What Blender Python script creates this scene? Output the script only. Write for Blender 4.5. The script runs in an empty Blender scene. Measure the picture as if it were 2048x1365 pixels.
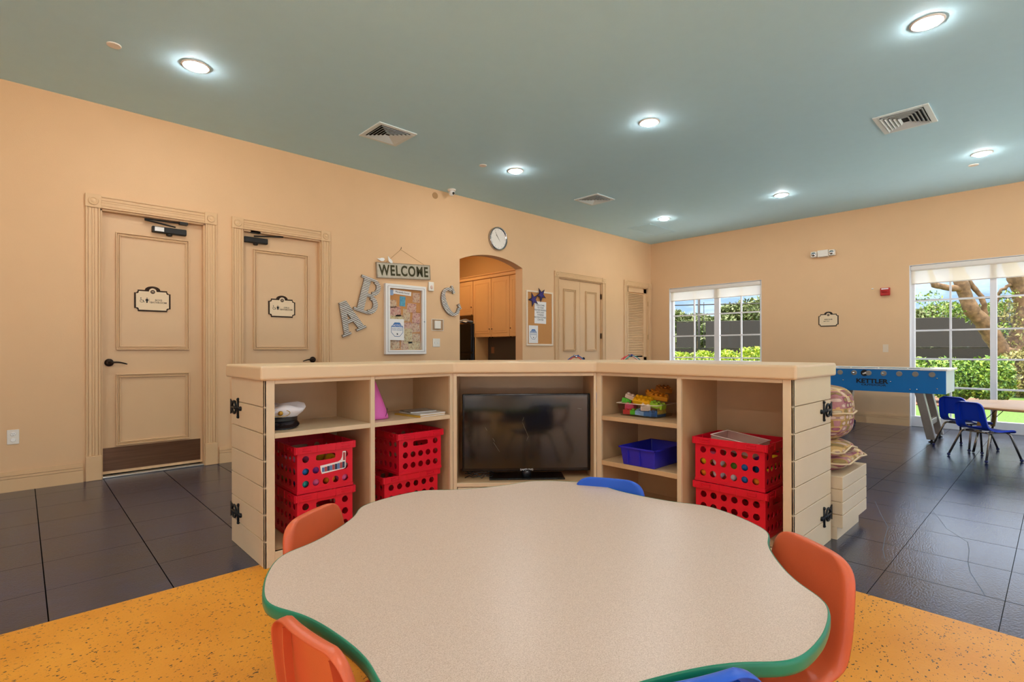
import bpy, bmesh, math, random
from mathutils import Vector, Matrix
PI = math.pi
random.seed(7)
C = bpy.context.scene.collection
SC = bpy.context.scene

# ------------------------------------------------------------------ camera
H = 1.16
yaw, roll = math.radians(46.572), math.radians(-0.1337)
Fv = Vector((math.cos(yaw), math.sin(yaw), 0)); Rv = Vector((math.sin(yaw), -math.cos(yaw), 0)); Uv = Vector((0, 0, 1))
Rr = Rv*math.cos(roll) + Uv*math.sin(roll); Ur = Uv*math.cos(roll) - Rv*math.sin(roll)
cd = bpy.data.cameras.new('camera'); cam = bpy.data.objects.new('camera', cd); C.objects.link(cam)
cam.matrix_world = Matrix(((Rr.x, Ur.x, -Fv.x, 0), (Rr.y, Ur.y, -Fv.y, 0), (Rr.z, Ur.z, -Fv.z, H), (0, 0, 0, 1)))
cd.sensor_fit = 'HORIZONTAL'; cd.sensor_width = 36; cd.lens = 36*1038.03/2048; cd.shift_y = 17.98/2048
cd.clip_start = 0.02; cd.clip_end = 300
SC.camera = cam
SC.cycles.transparent_max_bounces = 24
SC.view_settings.view_transform = 'Standard'; SC.view_settings.look = 'None'
SC.view_settings.exposure = 0.33; SC.view_settings.gamma = 1.0; SC.view_settings.use_curve_mapping = False

# ------------------------------------------------------------------ world: blue sky with white clouds
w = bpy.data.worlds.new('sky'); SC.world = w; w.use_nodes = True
nt = w.node_tree; nt.nodes.clear()
def N(nt, t, **kw):
    n = nt.nodes.new(t)
    for k, v in kw.items():
        if k in n.inputs.keys(): n.inputs[k].default_value = v
        else: setattr(n, k, v)
    return n
def L(nt, a, b): nt.links.new(a, b)
def lin(c):
    if isinstance(c, str): c = tuple(int(c[i:i+2], 16) for i in (0, 2, 4))
    return tuple(((v/255)/12.92 if v/255 <= .04045 else ((v/255+.055)/1.055)**2.4) for v in c[:3]) + (1,)
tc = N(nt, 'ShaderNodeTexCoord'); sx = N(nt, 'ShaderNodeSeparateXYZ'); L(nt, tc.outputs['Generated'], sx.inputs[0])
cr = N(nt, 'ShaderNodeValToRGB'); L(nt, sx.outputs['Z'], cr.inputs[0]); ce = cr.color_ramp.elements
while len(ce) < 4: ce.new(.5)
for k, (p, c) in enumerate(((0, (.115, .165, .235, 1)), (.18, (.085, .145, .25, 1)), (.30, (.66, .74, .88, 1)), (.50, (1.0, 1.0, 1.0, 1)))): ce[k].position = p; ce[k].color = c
mp = N(nt, 'ShaderNodeMapping'); mp.inputs['Scale'].default_value = (1, 1, 2.6); L(nt, tc.outputs['Generated'], mp.inputs[0])
nz = N(nt, 'ShaderNodeTexNoise', Scale=7.0, Detail=7.0, Roughness=0.6); L(nt, mp.outputs[0], nz.inputs['Vector'])
c2 = N(nt, 'ShaderNodeValToRGB'); c2.color_ramp.elements[0].position = .46; c2.color_ramp.elements[1].position = .64; L(nt, nz.outputs[0], c2.inputs[0])
mx = N(nt, 'ShaderNodeMixRGB', blend_type='ADD'); mx.inputs[0].default_value = 1; L(nt, cr.outputs[0], mx.inputs[1])
cm = N(nt, 'ShaderNodeVectorMath', operation='SCALE'); L(nt, c2.outputs[0], cm.inputs[0]); cm.inputs['Scale'].default_value = .115; L(nt, cm.outputs[0], mx.inputs[2])
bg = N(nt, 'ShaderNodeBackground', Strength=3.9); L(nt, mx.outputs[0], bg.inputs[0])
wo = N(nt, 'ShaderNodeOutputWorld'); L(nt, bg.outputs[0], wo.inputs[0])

sd = bpy.data.lights.new('sun', 'SUN'); sd.energy = 6.0; sd.angle = 0.03; sd.color = (1, .95, .86)
sun = bpy.data.objects.new('sun', sd); C.objects.link(sun)
sun.rotation_euler = Vector((.10, -.12, -.98)).to_track_quat('-Z', 'Y').to_euler()

# window openings: daylight portals (x/y centre, size, direction)
XW, YW, ZC = 9.69, 5.955, 3.39          # right wall, left wall, ceiling
XB, YB = -4.0, -5.2                     # the two walls behind the camera
def portal(loc, sz, d):
    l = bpy.data.lights.new('window_daylight', 'AREA'); l.shape = 'RECTANGLE'; l.size, l.size_y = sz; l.cycles.is_portal = True
    o = bpy.data.objects.new('window_daylight', l); C.objects.link(o); o.location = loc
    o.rotation_euler = Vector(d).to_track_quat('-Z', 'Z').to_euler(); return o
portal((XW+.12, 4.62, 1.66), (1.85, 1.5), (-1, 0, 0)); portal((XW+.12, .2, 1.23), (2.72, 2.4), (-1, 0, 0))
portal((XW+.12, -3.3, 1.23), (2.7, 2.4), (-1, 0, 0))
BW = [(-3.5, -.9), (-.5, 2.1), (2.6, 5.2), (5.7, 8.9)]; FW = [(-4.6, -1.9), (-1.4, 1.3)]     # unseen tall windows behind the camera, enlarged and added for ceiling fill
for a, b in BW: portal(((a+b)/2, YB-.12, 1.32), (b-a, 2.5), (0, 1, 0))
for a, b in FW: portal((XB-.12, (a+b)/2, 1.32), (b-a, 2.5), (1, 0, 0))

LAMP_E = 205.0
LAMP_COL = (1.0, .985, .97, 1)

# ------------------------------------------------------------------ materials
MATS = {}
def mat(name, col, rough=.5, metal=0, noise=0, nscale=8, bump=0, bscale=60, spec=.5, trans=0, alpha=1, coat=0, emit=None, stretch=None, ior=1.45):
    if name in MATS: return MATS[name]
    m = bpy.data.materials.new(name); m.use_nodes = True; nt = m.node_tree; b = nt.nodes['Principled BSDF']
    c = lin(col) if isinstance(col, (str, list)) or max(col) > 1 else tuple(col)+(1,)
    b.inputs['Base Color'].default_value = c; b.inputs['Roughness'].default_value = rough; b.inputs['Metallic'].default_value = metal
    b.inputs['Specular IOR Level'].default_value = spec; b.inputs['Transmission Weight'].default_value = trans; b.inputs['Alpha'].default_value = alpha
    b.inputs['Coat Weight'].default_value = coat; b.inputs['IOR'].default_value = ior
    tc = N(nt, 'ShaderNodeTexCoord'); v = tc.outputs['Object']
    if stretch:
        mp = N(nt, 'ShaderNodeMapping'); mp.inputs['Scale'].default_value = stretch; L(nt, v, mp.inputs[0]); v = mp.outputs[0]
    if noise:
        n = N(nt, 'ShaderNodeTexNoise', Scale=nscale, Detail=4.0); L(nt, v, n.inputs['Vector'])
        r = N(nt, 'ShaderNodeMapRange'); r.inputs['From Min'].default_value = .3; r.inputs['From Max'].default_value = .7
        r.inputs['To Min'].default_value = 1-noise; r.inputs['To Max'].default_value = 1+noise; L(nt, n.outputs[0], r.inputs[0])
        mm = N(nt, 'ShaderNodeVectorMath', operation='SCALE'); mm.inputs[0].default_value = c[:3]; L(nt, r.outputs[0], mm.inputs['Scale'])
        L(nt, mm.outputs[0], b.inputs['Base Color'])
    if bump:
        n = N(nt, 'ShaderNodeTexNoise', Scale=bscale, Detail=3.0); L(nt, v, n.inputs['Vector'])
        bp = N(nt, 'ShaderNodeBump', Strength=bump, Distance=.01); L(nt, n.outputs[0], bp.inputs['Height']); L(nt, bp.outputs[0], b.inputs['Normal'])
    if emit: b.inputs['Emission Color'].default_value = emit[0]; b.inputs['Emission Strength'].default_value = emit[1]
    MATS[name] = m; return m
def ramp(nt, src, stops, interp='LINEAR'):
    r = N(nt, 'ShaderNodeValToRGB'); r.color_ramp.interpolation = interp; L(nt, src, r.inputs[0]); e = r.color_ramp.elements
    while len(e) < len(stops): e.new(.5)
    for k, (p, c) in enumerate(stops): e[k].position = p; e[k].color = lin(c) if isinstance(c, str) else c
    return r.outputs[0]
def math1(nt, op, a, b=None, c=None):
    n = N(nt, 'ShaderNodeMath', operation=op)
    for k, v in enumerate((a, b, c)):
        if v is None: continue
        if isinstance(v, (int, float)): n.inputs[k].default_value = v
        else: L(nt, v, n.inputs[k])
    return n.outputs[0]

M = {}
M['wall'] = mat('wall_paint', 'e6bd90', .62, bump=.12, bscale=220, noise=.015, nscale=3)
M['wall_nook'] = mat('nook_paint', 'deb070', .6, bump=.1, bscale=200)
M['ceil'] = mat('ceiling_paint', 'c0e6f2', .75, bump=.1, bscale=150, noise=.01)
M['trim'] = mat('trim_paint', 'e1ba8c', .38, noise=.01)
M['door'] = mat('door_paint', 'dfb98e', .36, noise=.012, nscale=5)
M['cab'] = mat('cabinet_paint', 'dfc7a4', .4, noise=.02, nscale=6)
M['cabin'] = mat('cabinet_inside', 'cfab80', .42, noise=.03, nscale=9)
M['fascia'] = mat('worktop_paint', 'dfc19a', .32, noise=.01)
M['white'] = mat('white_paint', 'f0ece6', .4)
M['plastw'] = mat('white_plastic', 'ece4d6', .35)
M['ventw'] = mat('vent_white', 'dfe9e8', .4)
M['winwhite'] = mat('window_white', 'e9e8ea', .3)
M['black'] = mat('black_plastic', '0d0d0e', .22)
M['blackm'] = mat('black_matt', '17130f', .5)
M['bronze'] = mat('dark_bronze', '2c2018', .33, metal=.7)
M['kick'] = mat('bronze_plate', '8a6850', .34, metal=.8, noise=.12, nscale=3, stretch=(1, 1, 20))
M['chrome'] = mat('chrome', 'b8b8bc', .12, metal=1)
M['steel'] = mat('brushed_steel', 'a9a49c', .35, metal=.85, noise=.05, nscale=30)
M['alu'] = mat('aluminium', 'd5d0c6', .3, metal=.8)
M['iron'] = mat('wrought_iron', '1f2226', .45, metal=.5)
M['red'] = mat('red_crate_plastic', 'e0142f', .3, noise=.03, bump=.03)
M['orange'] = mat('orange_chair_plastic', 'd25f38', .34, noise=.04, bump=.05, bscale=300)
M['blue'] = mat('blue_chair_plastic', '1f56c0', .32, noise=.04, bump=.05, bscale=300)
M['navy'] = mat('royal_blue_plastic', '0b2ca6', .3, noise=.03, bump=.04, bscale=300)
M['bin'] = mat('indigo_bin_plastic', '2b2bb4', .25, noise=.03)
M['green'] = mat('green_edge', '1a7c5c', .3, noise=.03)
M['dark'] = mat('dark_void', '080808', .9)
M['foos'] = mat('foosball_blue', '0a6fb4', .3, noise=.02)
M['grey'] = mat('grey_disc', '8a8278', .4)
M['ink'] = mat('black_ink', '14110f', .6)
M['inkb'] = mat('brown_ink', '4b3424', .6)
M['signface'] = mat('sign_face', 'ecd2ac', .45)
M['cork'] = mat('cork', 'c98d52', .85, noise=.18, nscale=180, bump=.2, bscale=200)
M['paper'] = mat('paper', 'f0ece8', .7)
M['corr'] = mat('corrugated_metal', 'b9b2a8', .35, metal=.7, noise=.1, nscale=25)
M['corredge'] = mat('letter_edge', '8e7b66', .5)
M['galv'] = mat('galvanised_sheet', 'b7ac98', .4, metal=.5, noise=.12, nscale=25)
M['clockf'] = mat('clock_face', 'efe8dd', .4)
M['redalarm'] = mat('alarm_red', 'b81f1c', .35)
M['star'] = mat('purple_glitter', '3a2c78', .5, noise=.5, nscale=150)
M['stared'] = mat('star_edge', '1d1530', .5)
M['pink'] = mat('pink_cloth', 'e86fc0', .6, noise=.05, bump=.3, bscale=30)
M['hatw'] = mat('white_cloth', 'f4f2f6', .7, noise=.03, bump=.25, bscale=25)
M['visor'] = mat('visor_gloss', '17161c', .12)
M['nookcab'] = mat('nook_cabinet', 'efb776', .4, noise=.01)
M['backsplash'] = mat('dark_backsplash', '6a6254', .5)
M['tabtop2'] = mat('pale_laminate', 'f4f0ea', .14, noise=.04, nscale=300)
M['tanedge'] = mat('tan_edge', 'b0814f', .45)
M['goldleg'] = mat('tan_leg', 'b78f4b', .35, metal=.3)
M['shadewhite'] = mat('roller_tube', 'e7dfd4', .5)
M['bark'] = mat('bark', '6e563c', .9, noise=.5, nscale=9, bump=1, bscale=14)
M['mulch'] = mat('mulch', '6b4c38', .95, noise=.4, nscale=30)
M['pole'] = mat('fence_post', '2c2724', .6)
M['dirtmark'] = mat('wood_plain', 'c89a62', .5, noise=.1, nscale=12)

def floor_blue():
    m = bpy.data.materials.new('slate_tile'); m.use_nodes = True; nt = m.node_tree; b = nt.nodes['Principled BSDF']
    g = N(nt, 'ShaderNodeNewGeometry'); s = N(nt, 'ShaderNodeSeparateXYZ'); L(nt, g.outputs['Position'], s.inputs[0])
    def seam(v, off, wd):
        f = math1(nt, 'FRACT', math1(nt, 'DIVIDE', math1(nt, 'SUBTRACT', v, off-20*.457), .457))
        d = math1(nt, 'ABSOLUTE', math1(nt, 'SUBTRACT', f, .5))
        return math1(nt, 'GREATER_THAN', d, .5-wd)
    sm = math1(nt, 'MAXIMUM', seam(s.outputs['X'], .085, .0055), math1(nt, 'MULTIPLY', seam(s.outputs['Y'], 3.375, .004), .85))
    mp = N(nt, 'ShaderNodeMapping'); mp.inputs['Scale'].default_value = (1.5, 4.5, 1); L(nt, g.outputs['Position'], mp.inputs[0])
    n1 = N(nt, 'ShaderNodeTexNoise', Scale=3.2, Detail=7.0, Roughness=.68); L(nt, mp.outputs[0], n1.inputs['Vector'])
    n2 = N(nt, 'ShaderNodeTexNoise', Scale=1.6, Detail=3.0); L(nt, g.outputs['Position'], n2.inputs['Vector'])
    c1 = ramp(nt, n1.outputs[0], [(.34, '0d1526'), (.5, '18253f'), (.66, '2a3c62')])
    c2 = ramp(nt, n2.outputs[0], [(.35, '16294c'), (.65, '26262c')])
    mx = N(nt, 'ShaderNodeMixRGB'); mx.inputs[0].default_value = .5; L(nt, c1, mx.inputs[1]); L(nt, c2, mx.inputs[2])
    m2 = N(nt, 'ShaderNodeMixRGB'); L(nt, sm, m2.inputs[0]); L(nt, mx.outputs[0], m2.inputs[1]); m2.inputs[2].default_value = lin('0c0806')
    L(nt, m2.outputs[0], b.inputs['Base Color'])
    mp3 = N(nt, 'ShaderNodeMapping'); mp3.inputs['Scale'].default_value = (1.0, 2.2, 1); L(nt, g.outputs['Position'], mp3.inputs[0])
    n3 = N(nt, 'ShaderNodeTexNoise', Scale=60.0, Detail=6.0); L(nt, mp3.outputs[0], n3.inputs['Vector'])
    bp = N(nt, 'ShaderNodeBump', Strength=.15, Distance=.01); L(nt, n3.outputs[0], bp.inputs['Height']); L(nt, bp.outputs[0], b.inputs['Normal'])
    r = N(nt, 'ShaderNodeMapRange'); r.inputs['To Min'].default_value = .24; r.inputs['To Max'].default_value = .28; L(nt, n1.outputs[0], r.inputs[0]); L(nt, r.outputs[0], b.inputs['Roughness'])
    b.inputs['Specular IOR Level'].default_value = .0; L(nt, math1(nt, 'SUBTRACT', 1.0, sm), b.inputs['Coat Weight']); b.inputs['Coat Roughness'].default_value = .115; b.inputs['Coat IOR'].default_value = 1.64; L(nt, bp.outputs[0], b.inputs['Coat Normal'])
    return m
def floor_orange():
    m = bpy.data.materials.new('speckled_rubber'); m.use_nodes = True; nt = m.node_tree; b = nt.nodes['Principled BSDF']
    g = N(nt, 'ShaderNodeNewGeometry')
    nd = N(nt, 'ShaderNodeTexNoise', Scale=40.0, Detail=2.0); L(nt, g.outputs['Position'], nd.inputs['Vector'])
    ad = N(nt, 'ShaderNodeVectorMath', operation='MULTIPLY_ADD'); L(nt, nd.outputs['Color'], ad.inputs[0]); ad.inputs[1].default_value = (.025, .025, 0); L(nt, g.outputs['Position'], ad.inputs[2])
    mp = N(nt, 'ShaderNodeMapping'); mp.inputs['Rotation'].default_value = (0, 0, .75); mp.inputs['Scale'].default_value = (1.0, 1.8, 1); L(nt, ad.outputs[0], mp.inputs[0])
    v = N(nt, 'ShaderNodeTexVoronoi', Scale=72.0); L(nt, mp.outputs[0], v.inputs['Vector'])
    v2 = N(nt, 'ShaderNodeTexVoronoi', Scale=120.0); L(nt, mp.outputs[0], v2.inputs['Vector'])
    pick = N(nt, 'ShaderNodeSeparateColor'); L(nt, v.outputs['Color'], pick.inputs[0])
    pick2 = N(nt, 'ShaderNodeSeparateColor'); L(nt, v2.outputs['Color'], pick2.inputs[0])
    s1 = math1(nt, 'MULTIPLY', math1(nt, 'LESS_THAN', v.outputs['Distance'], math1(nt, 'MULTIPLY', pick.outputs[0], .42)), math1(nt, 'GREATER_THAN', pick.outputs[1], .55))
    s2 = math1(nt, 'MULTIPLY', math1(nt, 'LESS_THAN', v2.outputs['Distance'], .22), math1(nt, 'GREATER_THAN', pick2.outputs[1], .84))
    s = math1(nt, 'MAXIMUM', s1, math1(nt, 'MULTIPLY', s2, .75))
    n = N(nt, 'ShaderNodeTexNoise', Scale=3.0, Detail=3.0); L(nt, g.outputs['Position'], n.inputs['Vector'])
    c = ramp(nt, n.outputs[0], [(.3, 'dc8c1a'), (.7, 'e79a2a')])
    mx = N(nt, 'ShaderNodeMixRGB'); L(nt, s, mx.inputs[0]); L(nt, c, mx.inputs[1]); mx.inputs[2].default_value = lin('2a2418')
    L(nt, mx.outputs[0], b.inputs['Base Color']); b.inputs['Roughness'].default_value = .36
    n3 = N(nt, 'ShaderNodeTexNoise', Scale=90.0, Detail=3.0); L(nt, g.outputs['Position'], n3.inputs['Vector'])
    bp = N(nt, 'ShaderNodeBump', Strength=.12, Distance=.01); L(nt, n3.outputs[0], bp.inputs['Height']); L(nt, bp.outputs[0], b.inputs['Normal'])
    return m
def laminate():
    m = bpy.data.materials.new('speckled_laminate'); m.use_nodes = True; nt = m.node_tree; b = nt.nodes['Principled BSDF']
    tc = N(nt, 'ShaderNodeTexCoord')
    n = N(nt, 'ShaderNodeTexNoise', Scale=420.0, Detail=3.0, Roughness=.7); L(nt, tc.outputs['Object'], n.inputs['Vector'])
    c = ramp(nt, n.outputs[0], [(.34, 'b39a85'), (.5, 'cab0a0'), (.66, 'd8c3b0')])
    L(nt, c, b.inputs['Base Color']); b.inputs['Roughness'].default_value = .33; b.inputs['Specular IOR Level'].default_value = .45
    return m
def fabric():
    m = bpy.data.materials.new('bench_fabric'); m.use_nodes = True; nt = m.node_tree; b = nt.nodes['Principled BSDF']
    tc = N(nt, 'ShaderNodeTexCoord'); s = N(nt, 'ShaderNodeSeparateXYZ'); L(nt, tc.outputs['Object'], s.inputs[0])
    u = math1(nt, 'ADD', s.outputs['X'], s.outputs['Y'])
    row = math1(nt, 'DIVIDE', s.outputs['Z'], .036)
    ri = math1(nt, 'FLOOR', row); rf = math1(nt, 'SUBTRACT', math1(nt, 'FRACT', row), .5)
    uu = math1(nt, 'ADD', math1(nt, 'DIVIDE', u, .05), math1(nt, 'MULTIPLY', ri, .37)); ui = math1(nt, 'FLOOR', uu); uf = math1(nt, 'SUBTRACT', math1(nt, 'FRACT', uu), .5)
    cb = N(nt, 'ShaderNodeCombineXYZ'); L(nt, ri, cb.inputs[0]); L(nt, ui, cb.inputs[1])
    wn = N(nt, 'ShaderNodeTexWhiteNoise', noise_dimensions='2D'); L(nt, cb.outputs[0], wn.inputs['Vector'])
    base = ramp(nt, wn.outputs['Value'], [(0, 'c9a268'), (.25, '8f4c58'), (.45, 'a98648'), (.65, 'b0787a'), (.85, 'd8b987')], 'CONSTANT')
    wn2 = N(nt, 'ShaderNodeTexWhiteNoise', noise_dimensions='3D'); ad = N(nt, 'ShaderNodeVectorMath', operation='ADD'); L(nt, cb.outputs[0], ad.inputs[0]); ad.inputs[1].default_value = (5.2, 7.7, 1); L(nt, ad.outputs[0], wn2.inputs['Vector'])
    ov = ramp(nt, wn2.outputs['Value'], [(0, '8f7a45'), (.3, 'd5b8a6'), (.6, '9c5a6c'), (.8, 'c2b08e')], 'CONSTANT')
    d = math1(nt, 'SQRT', math1(nt, 'ADD', math1(nt, 'POWER', math1(nt, 'ABSOLUTE', rf), 2.0), math1(nt, 'POWER', math1(nt, 'ABSOLUTE', uf), 2.0)))
    ins = math1(nt, 'LESS_THAN', d, .34)
    ring = math1(nt, 'MULTIPLY', math1(nt, 'LESS_THAN', d, .34), math1(nt, 'GREATER_THAN', d, .26))
    mx = N(nt, 'ShaderNodeMixRGB'); L(nt, ins, mx.inputs[0]); L(nt, base, mx.inputs[1]); L(nt, ov, mx.inputs[2])
    m3 = N(nt, 'ShaderNodeMixRGB'); L(nt, math1(nt, 'MULTIPLY', ring, .6), m3.inputs[0]); L(nt, mx.outputs[0], m3.inputs[1]); m3.inputs[2].default_value = lin('7a4a4a')
    L(nt, m3.outputs[0], b.inputs['Base Color']); b.inputs['Roughness'].default_value = .85
    n = N(nt, 'ShaderNodeTexNoise', Scale=14.0, Detail=4.0); L(nt, tc.outputs['Object'], n.inputs['Vector'])
    bp = N(nt, 'ShaderNodeBump', Strength=.5, Distance=.03); L(nt, n.outputs[0], bp.inputs['Height']); L(nt, bp.outputs[0], b.inputs['Normal'])
    return m
def glass(name, gl=.06, tint=(1, 1, 1, 1)):
    m = bpy.data.materials.new(name); m.use_nodes = True; nt = m.node_tree; nt.nodes.clear()
    t = N(nt, 'ShaderNodeBsdfTransparent'); t.inputs[0].default_value = tint
    g = N(nt, 'ShaderNodeBsdfGlossy', Roughness=.02); mx = N(nt, 'ShaderNodeMixShader')
    lw = N(nt, 'ShaderNodeLayerWeight'); L(nt, math1(nt, 'MULTIPLY_ADD', math1(nt, 'POWER', lw.outputs['Facing'], 4.0), gl*8, gl*.6), mx.inputs[0])
    L(nt, t.outputs[0], mx.inputs[1]); L(nt, g.outputs[0], mx.inputs[2]); o = N(nt, 'ShaderNodeOutputMaterial'); L(nt, mx.outputs[0], o.inputs[0]); return m
def shade_mat():
    m = bpy.data.materials.new('roller_shade_fabric'); m.use_nodes = True; nt = m.node_tree; nt.nodes.clear()
    t = N(nt, 'ShaderNodeBsdfTransparent'); d = N(nt, 'ShaderNodeBsdfDiffuse', Color=lin('ece2d4')); tl = N(nt, 'ShaderNodeBsdfTranslucent', Color=lin('f2e8da'))
    a = N(nt, 'ShaderNodeMixShader'); a.inputs[0].default_value = .5; L(nt, d.outputs[0], a.inputs[1]); L(nt, tl.outputs[0], a.inputs[2])
    b = N(nt, 'ShaderNodeMixShader'); b.inputs[0].default_value = .58; L(nt, t.outputs[0], b.inputs[1]); L(nt, a.outputs[0], b.inputs[2])
    o = N(nt, 'ShaderNodeOutputMaterial'); L(nt, b.outputs[0], o.inputs[0]); return m
def photos_mat():
    m = bpy.data.materials.new('pinned_snapshots'); m.use_nodes = True; nt = m.node_tree; b = nt.nodes['Principled BSDF']
    tc = N(nt, 'ShaderNodeTexCoord')
    n = N(nt, 'ShaderNodeTexNoise', Scale=34.0, Detail=5.0, Roughness=.7); L(nt, tc.outputs['Object'], n.inputs['Vector'])
    oi = N(nt, 'ShaderNodeObjectInfo')
    hs = N(nt, 'ShaderNodeHueSaturation'); c = ramp(nt, n.outputs[0], [(.3, '3c2a22'), (.42, 'a07a60'), (.5, 'dcb694'), (.6, 'b8a880'), (.7, 'f6f0e6')])
    L(nt, c, hs.inputs['Color']); L(nt, math1(nt, 'ADD', math1(nt, 'MULTIPLY', oi.outputs['Random'], .08), .46), hs.inputs['Hue'])
    L(nt, hs.outputs[0], b.inputs['Base Color']); b.inputs['Roughness'].default_value = .4; return m
def leaf_mat(name, a, b_, c, tr=.3):
    m = bpy.data.materials.new(name); m.use_nodes = True; nt = m.node_tree; b = nt.nodes['Principled BSDF']
    g = N(nt, 'ShaderNodeNewGeometry'); wn = N(nt, 'ShaderNodeTexWhiteNoise', noise_dimensions='3D')
    n = N(nt, 'ShaderNodeTexNoise', Scale=14.0, Detail=2.0); L(nt, g.outputs['Position'], n.inputs['Vector'])
    L(nt, ramp(nt, n.outputs[0], [(.35, a), (.5, b_), (.65, c)]), b.inputs['Base Color']); b.inputs['Roughness'].default_value = .55
    b.inputs['Subsurface Weight'].default_value = 0
    return m
M['floor'] = floor_blue(); M['floor2'] = floor_orange(); M['lam'] = laminate(); M['fabric'] = fabric()
M['piping'] = mat('cream_piping', 'd8bd96', .8)
M['glass'] = glass('window_glass', .022); M['shade'] = shade_mat(); M['photo'] = photos_mat()
M['clear'] = glass('clear_plastic', .05, (.93, .93, .92, 1))
M['lens'] = mat('lamp_lens', 'ffffff', .5, emit=(LAMP_COL, LAMP_E))
M['hedge'] = leaf_mat('hedge_leaves', '4c7418', '8aa524', 'c4c63a'); M['hedge2'] = leaf_mat('hedge_leaves_green', '2f5418', '5f8628', '96aa3c')
M['tree'] = leaf_mat('tree_leaves', '3c4a24', '62703a', '8a8e54'); M['ivy'] = leaf_mat('climbing_leaves', '5a5a2a', '86803e', 'a89c56')
M['grass'] = mat('lawn', '4a661e', .9, noise=.3, nscale=20, bump=.6, bscale=80)
M['screen'] = mat('windscreen_mesh', '37312f', .9, noise=.22, nscale=60)

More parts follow.
